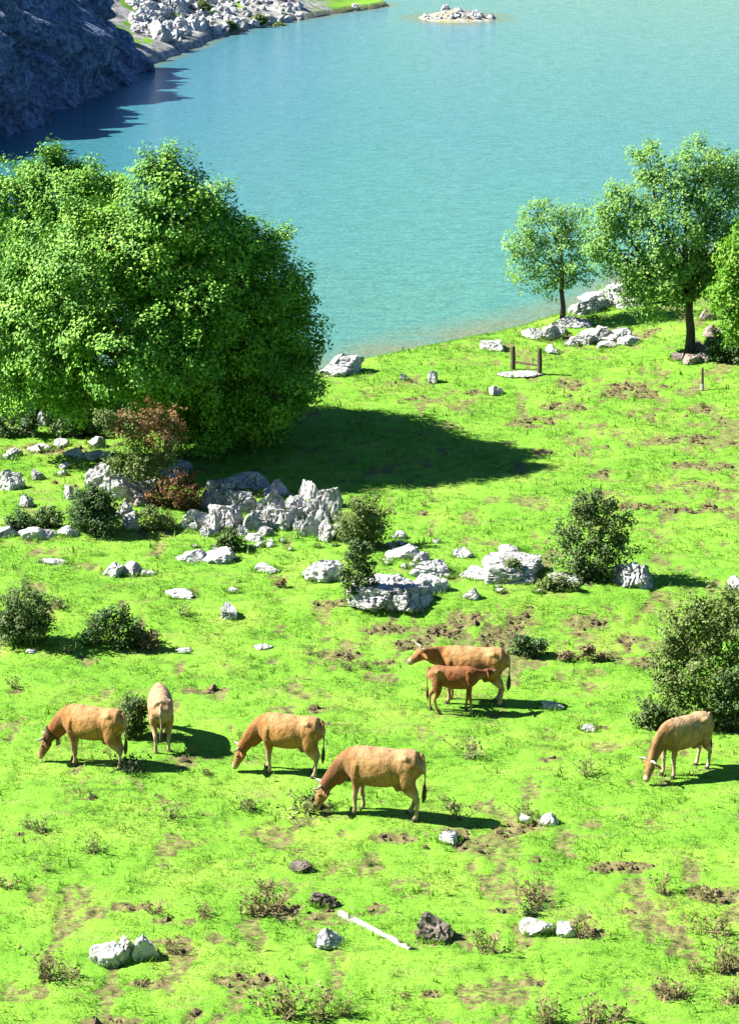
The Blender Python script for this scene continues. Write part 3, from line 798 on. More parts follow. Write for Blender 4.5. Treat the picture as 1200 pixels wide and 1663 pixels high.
# lakeside trees at the right
tree('broadleaf_tree', (913, 522),
     [(885, 370, 48, 0), (930, 352, 34, 0.2), (848, 400, 36, -0.2), (905, 415, 46, -0.3), (945, 405, 30, 0.2), (855, 445, 32, 0.1), (900, 455, 34, 0.3), (938, 440, 28, 0), (870, 340, 26, 0)],
     'slender young tree with a thin dark trunk on the lake shore', M_LEAF_PALE, 31, 0.10, 452, 7.0, 22, 0.11, 0.34, twigs=60, gap=0.48, shell=0.4)
tree('broadleaf_tree', (1120, 572),
     [(1110, 290, 62, 0), (1140, 262, 42, 0.3), (1050, 320, 56, -0.3), (1000, 345, 44, 0), (1160, 320, 50, 0.3), (1090, 370, 62, -0.8), (1020, 400, 56, -0.3), (985, 420, 38, 0.2), (1150, 390, 50, -0.2),
      (1070, 440, 54, -0.6), (1020, 460, 36, 0.2), (1130, 445, 36, 0.3), (1180, 380, 40, 0.5), (1075, 490, 36, -0.2), (1190, 300, 36, 0.4), (975, 375, 30, 0), (1055, 270, 30, 0.2), (1195, 350, 60, 0.8), (1105, 470, 36, -0.5), (1045, 490, 30, 0.1), (1150, 470, 36, 0.2)],
     'spreading light green tree with a stout dark trunk on the shore mound', M_LEAF_PALE, 37, 0.165, 478, 6.2, 26, 0.115, 0.38, twigs=110, gap=0.50, shell=0.42, shoots=60)
tree('broadleaf_tree', (1236, 600),
     [(1195, 420, 36, -0.2), (1240, 400, 60, 0), (1185, 480, 38, -0.4), (1230, 480, 60, -0.3), (1200, 525, 38, -0.3), (1250, 530, 60, 0), (1270, 450, 60, 0.3)],
     'vivid lime green tree crowding the spreading tree', M_LEAF_LIME, 41, 0.14, 560, 8.0, 28, 0.13, 0.34, twigs=30, gap=0.25)

def bush(px, py, wpx, hpx, label, mat, seed, leaf=0.075, dens=26, per=9, lobes=None, wood=M_TWIG, gap=0.4, name='bush', twigs=26, spread=0.16, group=None, cat='bush', skew=0.0, shoots=22):
    """bottom-middle pixel, pixel width and height"""
    rnd = random.Random(seed)
    if lobes is None:
        lobes = []
        g = ground(px, py); s = scale_at(g)
        r0 = min(wpx, hpx) * 0.30
        k = max(4, int(3 + wpx * hpx / (r0 * r0) * 0.9))
        k = min(k, 12)
        for i in range(k):
            a = i / k * 2 * math.pi + rnd.uniform(-.3, .3)
            rr = r0 * rnd.uniform(0.6, 0.9)
            fx = math.cos(a); fy = math.sin(a)
            lx = px + fx * max(0, wpx / 2 - rr * 1.05) * rnd.uniform(0.75, 1.0)
            hy = (0.5 + 0.5 * fy)
            lim = 1 - 0.55 * (abs(lx - px) / (wpx / 2)) ** 2
            ly = py - rr * 0.75 - hy * max(0, hpx * lim - rr * 1.9)
            lobes.append((lx + skew * hy, ly, rr, rnd.uniform(-0.25, 0.35) * wpx / s * 0.6, 0.9))
        lobes.append((px, py - hpx * 0.42, r0 * 1.0, 0.0, 0.9))
    g = ground(px, py); s = scale_at(g)
    return tree(name, (px, py - 0.10 * wpx), lobes, label, mat, seed, 0.0, py, dens, per, leaf, spread, twigs, gap, 0.35, wood, group=group, cat=cat, crown_name='foliage', trunk_name='stem', jitter=1.1, shoots=shoots)

hawthorn = bush(230, 826, 134, 130, 'tall hawthorn shrub, rust brown above and green below, before the big tree', M_LEAF_OLIVE, 101,
     lobes=[(205, 745, 34, 0), (240, 755, 34, -.1), (265, 740, 28, .1), (215, 700, 30, .1), (185, 690, 22, 0), (228, 768, 26, -.2)], gap=0.5, dens=22, leaf=0.09)
hb = tree('bush', (236, 816), [(235, 690, 30, 0), (270, 680, 28, .2), (205, 678, 22, .1), (250, 665, 22, .1), (285, 705, 20, .2), (190, 700, 16, -.1), (255, 715, 24, -.2)],
     'rust brown thorny upper growth of the tall shrub before the big tree', M_LEAF_RED, 103, 0.0, 770, 20, 8, 0.09, 0.2, 60, 0.6, 0.3, M_TWIG, cat='bush', crown_name='foliage', trunk_name='stem', jitter=1.1)
for ch in list(hb.children):
    ch.parent = hawthorn; ch.location = Vector(ch.location) + hb.location - hawthorn.location
bpy.data.objects.remove(hb)
bush(288, 836, 104, 76, 'low rust red shrub growing over the limestone ledge', M_LEAF_RED, 105, dens=26, gap=0.5)
bush(252, 868, 80, 44, 'yellow green low shrub below the rust red one', M_LEAF_OLIVE, 107, dens=24)
bush(152, 876, 104, 94, 'dense dark green bush with a black shaded right flank', M_LEAF_DARK, 109, dens=34, gap=0.2, per=11)
bush(32, 868, 54, 38, 'small dark low shrub beside the long white boulder', M_LEAF_DARK, 111, dens=26)
bush(78, 862, 50, 40, 'low brownish green shrub between two dark bushes', M_LEAF_BUSH, 113, dens=26)
bush(588, 898, 94, 94, 'round olive green bush against the tall pitted crag', M_LEAF_OLIVE, 115, dens=30, gap=0.25, per=11)
bush(582, 986, 66, 106, 'tall narrow dark leafy bush left of the broad white boulder', M_LEAF_BUSH, 117, dens=30, gap=0.35, leaf=0.085)
bush(374, 898, 46, 36, 'tiny grey green shrub on the long flat rock', M_LEAF_BUSH, 119, dens=26)
bush(958, 950, 130, 150, 'lone spiky dark bush standing in the open slope', M_LEAF_BUSH, 121, lobes=[(925, 915, 30, 0), (965, 918, 34, -.1), (1000, 905, 28, .1), (915, 875, 26, .1), (955, 870, 34, 0), (1000, 862, 28, .1), (960, 830, 26, .1), (985, 835, 20, 0), (935, 845, 20, .2), (940, 940, 20, -.3), (980, 940, 20, -.2)], dens=22, gap=0.6, twigs=120, leaf=0.085, spread=0.17, shoots=90)
bush(1150, 1192, 200, 220, 'big sprawling olive bush behind the white legged heifer', M_LEAF_OLIVE, 123, lobes=[(1150, 1060, 52, 0.2), (1195, 1045, 56, 0.3), (1108, 1095, 46, 0), (1170, 1118, 56, 0), (1088, 1140, 36, -.2), (1130, 1155, 42, -.3), (1058, 1168, 22, -.2), (1192, 1158, 48, -.1), (1110, 1030, 38, .3), (1082, 1078, 32, .2), (1162, 1002, 36, .3), (1205, 990, 40, .4)], dens=20, gap=0.5, twigs=150, leaf=0.085, per=11, spread=0.2, shoots=80)
bush(1065, 1190, 70, 44, 'low grey green shoots at the foot of the big olive bush', M_LEAF_BUSH, 125, dens=22, gap=0.5)
bush(1195, 1195, 80, 120, 'dark leafy bush tucked into the big olive bush', M_LEAF_DARK, 126, dens=22, gap=0.4)
bush(1172, 592, 56, 60, 'added dark undergrowth for shade behind the stones below the lime green tree', M_LEAF_DARK, 161, dens=20, gap=0.3, leaf=0.1)  # dark bush added to stand in for the tree's shade
bush(1205, 596, 60, 56, 'dark shrub added as shade under the lime green tree', M_LEAF_DARK, 163, dens=20, gap=0.3, leaf=0.1)  # second dark filler for the shade below the lime tree
bush(22, 716, 90, 52, 'dark thicket added as shade below the big tree beside pale stones', M_LEAF_DARK, 165, dens=16, gap=0.3, leaf=0.1)  # dark leaves added where only under-crown shade lies
bush(120, 718, 96, 50, 'dark undergrowth added as shade under the big tree before the hawthorn', M_LEAF_DARK, 167, dens=16, gap=0.3, leaf=0.1)  # added dark filler, continues the shade under the crown
bush(38, 1056, 116, 112, 'tall dark bush with a feathery top left of the domed bush', M_LEAF_BUSH, 127, dens=30, gap=0.35, per=11)
bush(184, 1062, 138, 76, 'domed dark green bush in the open meadow', M_LEAF_DARK, 129, dens=32, gap=0.25, per=11)
bush(244, 1060, 38, 40, 'small reddish shrub at the right end of the domed bush', M_LEAF_DRY, 131, dens=22, gap=0.6, shoots=6)
bush(216, 1204, 56, 76, 'dark shrub between the dark headed cow and the cow seen from behind', M_LEAF_BUSH, 133, dens=34, gap=0.25, leaf=0.07)
bush(856, 1072, 74, 38, 'low dark green shrub uphill of the suckling cow', M_LEAF_DARK, 135, dens=30)
bush(950, 1078, 90, 24, 'low brownish scrub right of the dark green shrub', M_LEAF_DRY, 137, dens=24, gap=0.5)
bush(830, 948, 54, 40, 'scrubby olive shrub in front of the flat topped block', M_LEAF_OLIVE, 139, dens=24, gap=0.5)
bush(905, 965, 70, 30, 'low olive scrub before the half hidden grey stone', M_LEAF_OLIVE, 141, dens=24, gap=0.5)
bush(458, 956, 26, 14, 'tiny orange brown tuft in the grass below the outcrop', M_LEAF_RED, 143, dens=30, gap=0.4, leaf=0.05, shoots=4, spread=0.08)
bush(120, 62, 46, 70, 'sunlit green shrub clinging to the cliff top', M_LEAF_OLIVE, 145, lobes=[(125, 22, 22, 4.5), (140, 5, 20, 5.5), (110, 8, 16, 5)], leaf=0.2, dens=9, spread=0.4)
for k, (a, b) in enumerate(((245, 8), (330, 18), (420, 40), (455, 52), (370, 50))):
    bush(a, b, 26, 16, 'green scrub tuft between the boulders of the far shore', M_LEAF_OLIVE, 150 + k, leaf=0.2, dens=6, per=8, spread=0.35, group='scrub on the far shore', twigs=6)

# ------------------------------------------------------------------ dry weeds and thistles of the near meadow
def weed_mesh(seed, n, hgt, mat):
    rnd = random.Random(seed); bm = bmesh.new()
    for _ in range(n):
        a = rnd.uniform(0, 6.28); tl = rnd.uniform(0.05, 0.75); h = hgt * rnd.uniform(0.45, 1.0)
        b = Vector((rnd.gauss(0, 0.07), rnd.gauss(0, 0.07), -0.04))
        d = Vector((math.cos(a) * tl, math.sin(a) * tl, 1)).normalized()
        mid = b + d * h * 0.55 + Vector((rnd.gauss(0, .02), rnd.gauss(0, .02), 0)); tip = b + d * h + Vector((rnd.gauss(0, .05), rnd.gauss(0, .05), -0.03))
        tube(bm, [(*b, 0.008), (*mid, 0.006), (*tip, 0.003)], 4, side_ref=(1, 0.2, 0))
        for _ in range(4):
            t = rnd.uniform(0.35, 1.0); p = b.lerp(mid, t * 2) if t < 0.5 else mid.lerp(tip, t * 2 - 1)
            q = p + Vector((rnd.gauss(0, .07), rnd.gauss(0, .07), rnd.uniform(0.0, .09)))
            tube(bm, [(*p, 0.004), (*q, 0.0025)], 3, side_ref=(1, 0.2, 0), cap=False)
            sz = rnd.uniform(0.015, 0.035); nv = Vector((rnd.gauss(0, 1), rnd.gauss(0, 1), rnd.gauss(0, 1))).normalized()
            o1 = nv.orthogonal().normalized() * sz; o2 = nv.cross(o1) * 0.6
            vv = [bm.verts.new(q + w) for w in (o1 * 1.3, o2, -o1 * 1.3, -o2)]
            bm.faces.new(vv)
    for _ in range(n):    # basal leaves
        a = rnd.uniform(0, 6.28); r = rnd.uniform(0.08, 0.2); w = 0.02
        d = Vector((math.cos(a), math.sin(a), 0)); s = Vector((-d.y, d.x, 0)) * w
        vv = [bm.verts.new(x) for x in (d * 0.02, d * r * 0.6 + s + Vector((0, 0, 0.05)), d * r + Vector((0, 0, rnd.uniform(0.0, 0.1))), d * r * 0.6 - s + Vector((0, 0, 0.05)))]
        bm.faces.new(vv)
    return bm_mesh('dry_weed', bm, mat)
def twig_mat(name, a, b):
    return simple(name, a, b, 6, 0.9, 0.0)
M_WEED = twig_mat('weed_brown', (0.11, 0.085, 0.04), (0.27, 0.23, 0.11))
M_WEED2 = twig_mat('weed_green', (0.09, 0.13, 0.04), (0.27, 0.28, 0.11))
M_WEED3 = twig_mat('weed_dark', (0.015, 0.03, 0.012), (0.05, 0.075, 0.03))
WB = [weed_mesh(300 + k, 10 + 3 * k, 0.5, M_WEED) for k in range(4)]
WG = [weed_mesh(320 + k, 10 + 3 * k, 0.45, M_WEED2) for k in range(4)]
WD = [weed_mesh(340 + k, 26, 0.45, M_WEED3) for k in range(2)]
rw = random.Random(77)
WEED_MARKS = [(608, 1512, 'the fallen beam'), (203, 1540, 'the split white boulder'), (895, 1505, 'the pair of round white stones'), (708, 1505, 'the dark earthy lump'),
              (790, 1345, 'the trodden strip'), (600, 1290, 'the large foreground cow'), (125, 1215, 'the dark headed cow'), (450, 1235, 'the golden grazing cow'),
              (1100, 1230, 'the white legged heifer'), (750, 1130, 'the suckling calf'), (184, 1040, 'the domed dark bush'), (40, 1000, 'the tall feathery bush'),
              (1150, 1100, 'the big olive bush'), (855, 585, 'the two wooden posts'), (490, 1418, 'the dark tussock lump'), (1010, 1396, 'the long bare earth scar'),
              (262, 1180, 'the cow seen from behind'), (1140, 620, 'the marker post'), (590, 850, 'the round olive bush'), (372, 993, 'the upright stone block'), (955, 1183, 'the thin white stone')]
def weed_set(items, kind, look, f=1.0, wide=1.0):
    near = {}
    for (a, b, hh) in items:
        mk = min(WEED_MARKS, key=lambda w: (w[0] - a) ** 2 + (2.0 * (w[1] - b)) ** 2)[2]
        near.setdefault(mk, []).append((hh, a, b))
    for mk, L_ in near.items():
        L_.sort(reverse=True)
        for i, (hh, a, b) in enumerate(L_):
            if len(L_) == 1: lb = f'{look} growing nearest {mk}'
            elif i == 0: lb = f'{look}, tallest near {mk}'
            else: lb = f'{look}, low one near {mk}'
            weed(a, b, hh * f, kind, lb, f'{look}s near {mk}', wide)
def weed(px, py, hpx, kind, label, group, wide=1.0):
    g = ground(px, py); s = scale_at(g)
    o = bpy.data.objects.new('dry_weed' if kind == 'b' else 'meadow_weed', rw.choice({'b': WB, 'g': WG, 'd': WD}[kind])); link(o)
    sc = hpx / s / 0.48
    o.scale = (sc * wide, sc * wide, sc); o.rotation_euler = (0, 0, rw.uniform(0, 6.28)); o.location = g - Vector((0, 0, 0.02))
    tag(o, label, 'weed', group)
weed_set(((415, 1485, 70), (450, 1475, 50), (790, 1545, 60), (860, 1460, 60), (870, 1475, 46), (1075, 1450, 46), (1165, 1520, 70), (75, 1590, 64), (120, 1590, 40), (890, 1660, 60),
                   (960, 1662, 64), (1000, 1662, 70), (1080, 1620, 56), (1110, 1615, 48), (1180, 1575, 64), (460, 1650, 80), (520, 1655, 70), (250, 1480, 44), (330, 1490, 36), (560, 1650, 40),
                   (945, 1520, 50), (1150, 1455, 40), (280, 1545, 36), (1130, 1575, 40), (10, 1440, 44), (660, 1620, 26), (430, 1440, 36), (1190, 1625, 44)), 'b', 'brown twiggy dead weed', 0.85, 1.15)
weed_set(((275, 1330, 48), (65, 1350, 40), (400, 1315, 44), (152, 1385, 40), (760, 1232, 46), (955, 1260, 44), (150, 1293, 26), (45, 1345, 22), (565, 1088, 24), (25, 1117, 36), (75, 1415, 26),
                   (335, 1258, 24), (745, 1330, 44), (850, 1325, 34), (690, 1285, 22), (590, 1085, 26), (625, 1090, 22), (500, 1062, 26), (300, 1000, 30), (95, 985, 34), (110, 1060, 34), (1180, 1120, 30),
                   (720, 1300, 22), (1010, 1330, 22), (600, 1405, 20), (310, 1225, 22), (650, 655, 14), (1140, 660, 18), (690, 822, 18), (700, 815, 20)), 'g', 'sparse green and straw weed')
weed(490, 1318, 62, 'g', 'leafy weed clump right at the muzzle of the front grazing cow', None, 1.3)
weed(512, 1312, 50, 'd', 'dark weed sprig touching the muzzle of the front grazing cow', None, 0.9)
weed(212, 1252, 46, 'd', 'black spiky weed clump behind the hooves of the dark headed cow', None, 1.2)
weed(862, 1488, 30, 'd', 'dark weed tuft behind the larger round white stone', None, 1.4)

# ------------------------------------------------------------------ wooden things
g1 = ground(833, 599); g2 = ground(876, 608)
e = empty('wooden_stile', (g1 + g2) / 2); tag(e, 'two weathered wooden posts joined by a low rail on the upper meadow', 'stile')
def post_mesh(name, w, h, mat, seed):
    rnd = random.Random(seed); bm = bmesh.new()
    tube(bm, [(0, 0, -0.25, w, w), (0.005, 0, h * 0.4, w * 0.97, w * 0.97), (-0.01, 0.005, h * 0.8, w * 0.95, w * 0.9), (-0.01, 0.01, h * 0.97, w * 0.9, w * 0.86), (-0.01, 0.01, h, w * 0.7, w * 0.66)], 9, side_ref=(1, 0.2, 0))
    return bm_mesh(name, bm, mat)
for gp, hh in ((g1, 0.86), (g2, 0.98)):
    o = mobj('post', post_mesh('post', 0.092, hh, M_WOOD, 3), e); o.location = gp - e.location
bm = bmesh.new(); a = g1 - e.location + Vector((0, 0, 0.28)); b = g2 - e.location + Vector((0, 0, 0.34))
tube(bm, [(*a, 0.05, 0.03), (*a.lerp(b, .5), 0.05, 0.03), (*b, 0.05, 0.03)], 6, side_ref=(0, 1, 0))
mobj('rail', bm_mesh('rail', bm, M_WOOD), e)
rock(843, 612, 60, 9, 'flat pale stone slab at the foot of the two wooden posts', mat=M_ROCK, name='stone_slab', cuts=4, rough=0.1, dfac=0.6)
gp = ground(1140, 633); s = scale_at(gp)
e = empty('marker_post', gp); tag(e, 'thin short marker post, dark topped, below the spreading tree', 'post')
mobj('post', post_mesh('post', 0.05, 0.8, M_WOOD, 9), e)
bm = bmesh.new(); tube(bm, [(0, 0, 0.0, 0.062, 0.062), (0, 0, 0.22, 0.06, 0.06)], 8, side_ref=(1, 0, 0)); mobj('pale_base', bm_mesh('pale_base', bm, M_PLANK), e)
# fallen white beam
ga = ground(552, 1486); gb = ground(668, 1543)
dv = gb - ga
bm = bmesh.new(); Lb = dv.length
rnd = random.Random(8)
ring = []
for i in range(9):
    t = i / 8; w, hgt = 0.062, 0.045
    x = (t - 0.5) * Lb; jy = rnd.uniform(-.018, .018); jz = rnd.uniform(-.012, .012) - 0.03 * t; w *= rnd.uniform(0.8, 1.1)
    sec = [(-w, -hgt), (-w, hgt * 0.7), (-w * 0.7, hgt), (w * 0.7, hgt), (w, hgt * 0.7), (w, -hgt)]
    ring.append([bm.verts.new((x, q[0] + jy, q[1] + jz)) for q in sec])
for a, b in zip(ring, ring[1:]):
    for k in range(6): bm.faces.new((a[k], a[(k + 1) % 6], b[(k + 1) % 6], b[k]))
bm.faces.new(ring[0]); bm.faces.new(list(reversed(ring[-1])))
o = mobj('wooden_beam', bm_mesh('wooden_beam', bm, M_PLANK)); o.location = (ga + gb) / 2 + Vector((0, 0, 0.035))
o.rotation_euler = dv.to_track_quat('X', 'Z').to_euler()
for t in np.linspace(0.02, 0.98, 9):
    q = ga.lerp(gb, t); ROCK_FEET.append((q.x, q.y, 0.02, 0.02)) if rnd.random() < 0.35 else None
tag(o, 'bleached white wooden beam lying slantwise in the near turf', 'beam')

# ------------------------------------------------------------------ cattle
def smooth_path(pts, k):
    """Catmull-Rom through rings"""
    A = np.array(pts, float); out = []
    for i in range(len(A) - 1):
        p0, p1, p2, p3 = A[max(i - 1, 0)], A[i], A[i + 1], A[min(i + 2, len(A) - 1)]
        for j in range(k):
            t = j / k
            out.append(tuple(0.5 * (2 * p1 + (p2 - p0) * t + (2 * p0 - 5 * p1 + 4 * p2 - p3) * t * t + (3 * p1 - p0 - 3 * p2 + p3) * t ** 3)))
    out.append(tuple(A[-1])); return out
def make_cow(px, py, th, label, pose='graze', sc=1.06, yaw=0.0, legs=(0, 0, 0, 0), coat='tan', horns=True, calf=False, collar=False, tail=0.0, seed=1, headlow=0.0, xs=0.87):
    rnd = random.Random(seed)
    g = ground(px, py)
    co, si = math.cos(th), math.sin(th)
    fz = [h1(g.x + sc * (co * a - si * b), g.y + sc * (si * a + co * b)) for a in (0.55, -0.62) for b in (0.17, -0.17)]
    zb = min(fz) * 0.5 + sum(fz) / 8 + 0.01
    e = empty('calf' if calf else 'cow', (g.x, g.y, zb), th, sc)
    e.scale = (sc * xs, sc, sc)
    tag(e, label, 'calf' if calf else 'cow', 'cattle on the meadow')
    slim = 0.86 if calf else 1.0
    bm = bmesh.new()
    T = [(-0.83, 1.12, .08, .08), (-0.79, 1.09, .18, .19), (-0.72, 1.07, .245, .245), (-0.56, 1.03, .315, .28), (-0.34, .98, .335, .265), (-0.08, .945, .375, .30), (0.2, .94, .38, .295),
         (0.42, .955, .375, .26), (0.58, .985, .34, .22), (0.72, 1.01, .27, .175), (0.83, 1.02, .17, .11)]
    def tz(z, hh):  # slimmer belly for the calf
        return z + (0.05 if calf else 0), hh * (0.84 if calf else 1)
    TT = [(x, 0, *tz(z, hh), w * slim) for (x, z, hh, w) in T]
    tube(bm, smooth_path(TT, 4), 28)
    # hip bones and withers
    for s in (-1, 1):
        tube(bm, [(-0.68, s * 0.14, 1.17, .07), (-0.52, s * 0.20, 1.215, .066), (-0.36, s * 0.16, 1.17, .055)], 8)
        tube(bm, [(0.44, s * 0.10, 1.20, .09), (0.50, s * 0.15, 1.02, .12), (0.54, s * 0.155, .84, .11)], 8, side_ref=(0, 1, 0))
    tube(bm, [(-0.7, 0, 1.27, .05), (-0.3, 0, 1.275, .05), (0.1, 0, 1.27, .045), (0.5, 0, 1.29, .05), (0.66, 0, 1.25, .05)], 8)
    if pose == 'graze':
        neck = [(0.60, 0, 1.06, .25, .15), (0.80, 0, .93, .235, .125), (1.00, 0, .74, .185, .105), (1.17, 0, .56 - headlow, .145, .095), (1.24, 0, .49 - headlow, .13, .09)]
        poll = Vector((1.24, 0, .52 - headlow)); muz = Vector((1.41, 0, .085))
    elif pose == 'up':
        neck = [(0.60, 0, 1.06, .25, .15), (0.84, 0, 1.10, .21, .12), (1.04, 0, 1.16, .165, .10), (1.20, 0, 1.21, .13, .09)]
        poll = Vector((1.20, 0, 1.27)); muz = Vector((1.55, 0, 1.02))
    else:  # suckling calf, head stretched forward and up
        neck = [(0.60, 0, 1.10, .20, .12), (0.80, 0, 1.08, .16, .10), (0.98, 0, 1.08, .125, .085), (1.08, 0, 1.09, .11, .08)]
        poll = Vector((1.08, 0, 1.14)); muz = Vector((1.44, 0, 1.10))
    def bend(p):
        p = Vector(p[:3])
        a = yaw * float(sstep(0.6, 1.15, p.x))
        r = Matrix.Rotation(a, 3, 'Z') @ (p - Vector((0.6, 0, 0)))
        return r + Vector((0.6, 0, 0))
    sideh = Matrix.Rotation(yaw, 3, 'Z') @ Vector((0, 1, 0))
    tube(bm, smooth_path([(*bend(q), q[3], q[4]) for q in neck], 4), 20, side_ref=(sideh.x * .6, 1, 0))
    # dewlap
    if pose != 'calf':
        nk = [Vector(q[:3]) for q in neck]
        dl = [(0.72, 0, .80, .07, .03)] + [(*(nk[i] + Vector((-0.05, 0, -neck[i][3] * (1.0 if pose == 'up' else 0.92)))), .075, .028) for i in (1, 2)]
        tube(bm, [(*bend(q), q[3], q[4]) for q in dl], 8)
    ax = (muz - poll).normalized(); dn = Vector((0, 1, 0)).cross(ax)
    if dn.z > 0: dn = -dn
    # dn points to the throat side
    hl = (muz - poll).length
    hp = [(-0.10, 0.01, .07, .075), (0.0, 0.03, .115, .105), (0.22, 0.05, .125, .108), (0.45, 0.04, .105, .088), (0.68, 0.03, .080, .072), (0.86, 0.02, .076, .076), (0.97, 0.02, .066, .07), (1.03, 0.02, .035, .04)]
    k = hl / 0.48
    tube(bm, [(*bend(poll + ax * (t * hl) + dn * o * k), rv * (1.0 if calf else 1.14), rs * (1.0 if calf else 1.10)) for (t, o, rv, rs) in hp], 12, side_ref=tuple(sideh))
    ears = []
    for s in (-1, 1):
        b0 = poll + ax * 0.06 + Vector((0, s * 0.085, 0)) + dn * 0.02
        tube(bm, [(*bend(b0), .03, .02), (*bend(b0 + Vector((-0.03, s * .09, 0.0)) + dn * .015), .062, .02), (*bend(b0 + Vector((-0.04, s * .17, -.01)) + dn * .03), .05, .016), (*bend(b0 + Vector((-0.05, s * .22, -.02)) + dn * .04), .015, .01)], 8, side_ref=(1, 0, 0.3))
    # legs
    def swing(pts, ang, pivot):
        c, s_ = math.cos(ang), math.sin(ang); out = []
        for (x, y, z, a, b) in pts:
            w = min(1.0, max(0.0, (pivot[1] - z) / 0.25))
            dx, dz = x - pivot[0], z - pivot[1]
            rx, rz = dx * c + dz * s_ * 1, -dx * s_ + dz * c
            out.append((x + w * (pivot[0] + rx - x), y, z + w * (pivot[1] + rz - z), a, b))
        zmin = out[-1][2]
        return [(x, y, z - zmin * min(1, max(0, (0.75 - z) / 0.75)), a, b) for (x, y, z, a, b) in out]
    lg = 0.9 if calf else 1.0
    feet = []
    li = 0
    for front in (True, False):
        for s in (1, -1):
            if front:
                P = [(0.50, s * .165, .98, .15, .08), (0.52, s * .17, .78, .125, .085), (0.51, s * .165, .60, .085, .062), (0.525, s * .155, .45, .062, .052), (0.53, s * .15, .37, .062, .056), (0.52, s * .15, .28, .046, .042),
                     (0.515, s * .15, .16, .043, .04), (0.52, s * .15, .10, .052, .048), (0.545, s * .15, .05, .05, .05), (0.555, s * .15, .0, .056, .054)]
                P = swing(P, legs[li], (0.5, 0.8))
            else:
                P = [(-0.58, s * .16, 1.06, .20, .10), (-0.54, s * .185, .86, .20, .105), (-0.52, s * .185, .70, .155, .09), (-0.585, s * .17, .56, .10, .07), (-0.67, s * .16, .46, .068, .052), (-0.705, s * .155, .40, .062, .048),
                     (-0.69, s * .15, .30, .048, .04), (-0.67, s * .15, .17, .044, .04), (-0.65, s * .15, .10, .052, .048), (-0.62, s * .15, .05, .05, .05), (-0.61, s * .15, .0, .056, .054)]
                P = swing(P, legs[li], (-0.56, 0.85))
            li += 1
            P = [(x, y, z, a * lg, b * lg) for (x, y, z, a, b) in P]
            tube(bm, smooth_path(P, 2), 14); feet.append(Vector(P[-1][:3]))
    # udder, tail
    if not calf:
        tube(bm, [(-0.50, 0, .74, .05, .06), (-0.42, 0, .62, .12, .12), (-0.30, 0, .60, .12, .11), (-0.2, 0, .66, .05, .05)], 10)
    tl = [(-0.78, 0, 1.26, .045), (-0.84, 0.01, 1.22, .035), (-0.875, .02 + tail * .3, 1.05, .028), (-0.88, .02 + tail * .7, .82, .024), (-0.87, .02 + tail, .62, .026)]
    tube(bm, tl, 8, side_ref=(0, 1, 0))
    bmesh.ops.recalc_face_normals(bm, faces=bm.faces)
    tmp = bpy.data.meshes.new('tmp'); bm.to_mesh(tmp); bm.free()
    to = bpy.data.objects.new('tmp', tmp); COL.objects.link(to)
    rm = to.modifiers.new('r', 'REMESH'); rm.mode = 'VOXEL'; rm.voxel_size = 0.0185
    sm = to.modifiers.new('s', 'SMOOTH'); sm.factor = 0.5; sm.iterations = 7
    dg = bpy.context.evaluated_depsgraph_get()
    me = bpy.data.meshes.new_from_object(to.evaluated_get(dg)); me.name = 'body'
    bpy.data.objects.remove(to); bpy.data.meshes.remove(tmp)
    # coat colouring, with under-body shade and sunlit back painted in
    base, deep, pale = {'tan': ((0.33, 0.172, 0.060), (0.12, 0.040, 0.014), (0.40, 0.31, 0.21)),
                        'gold': ((0.345, 0.168, 0.045), (0.19, 0.060, 0.013), (0.40, 0.30, 0.19)),
                        'cream': ((0.35, 0.205, 0.092), (0.20, 0.085, 0.03), (0.42, 0.34, 0.25)),
                        'dark': ((0.34, 0.162, 0.045), (0.17, 0.050, 0.012), (0.39, 0.28, 0.17)),
                        'red': ((0.20, 0.052, 0.012), (0.12, 0.028, 0.008), (0.30, 0.15, 0.07))}[coat]
    base, deep, pale = Vector(base), Vector(deep), Vector(pale)
    n = len(me.vertices); co_ = np.empty(n * 3, np.float32); me.vertices.foreach_get('co', co_); P = co_.reshape(-1, 3).astype(float)
    x, y, z = P[:, 0], P[:, 1], P[:, 2]
    def mixc(c, tgt, w): return c * (1 - w[:, None]) + np.array(tgt)[None, :] * w[:, None]
    Cc = np.repeat(np.array(base)[None, :], n, 0)
    Cc = mixc(Cc, deep, 0.75 * sstep(0.40, 0.95, x))                       # browner neck and shoulder, neck shade painted in too
    Cc = mixc(Cc, deep, 0.6 * sstep(0.85, 0.58, z) * sstep(0.62, 0.45, np.abs(x)))  # shade of the lower flank painted into the coat
    Cc = mixc(Cc, pale, 0.25 * sstep(0.95, 1.28, z) * sstep(0.7, 0.4, x))     # sunlight on the back painted paler
    Cc = mixc(Cc, pale, 0.95 * sstep(0.66, 0.36, z) * (x < 0.75))          # legs
    Cc = mixc(Cc, pale, 0.55 * sstep(-0.62, -0.78, x) * (np.abs(y) < 0.12) * sstep(1.25, 1.0, z))  # inner thigh
    Cc = mixc(Cc, np.array(deep) * 0.8, 0.3 * sstep(0.72, 0.50, z) * sstep(0.62, 0.45, np.abs(x)))   # belly shade painted darker
    Cc = mixc(Cc, deep, 0.45 * sstep(0.30, 0.60, x) * sstep(1.15, 0.75, z) * sstep(0.45, 0.6, z))      # shade on brisket and shoulder painted darker
    mz = np.array(bend(muz)); pl = np.array(bend(poll)); ey = np.array(bend(poll + ax * hl * .35))
    dm = np.linalg.norm(P - mz, axis=1)
    if coat == 'dark':
        dh = np.linalg.norm(P - (pl * .6 + mz * .4), axis=1)
        Cc = mixc(Cc, (0.075, 0.03, 0.015), 0.92 * sstep(0.46, 0.28, dh))
    Cc = mixc(Cc, pale * 1.05, 0.9 * sstep(0.17, 0.10, dm))
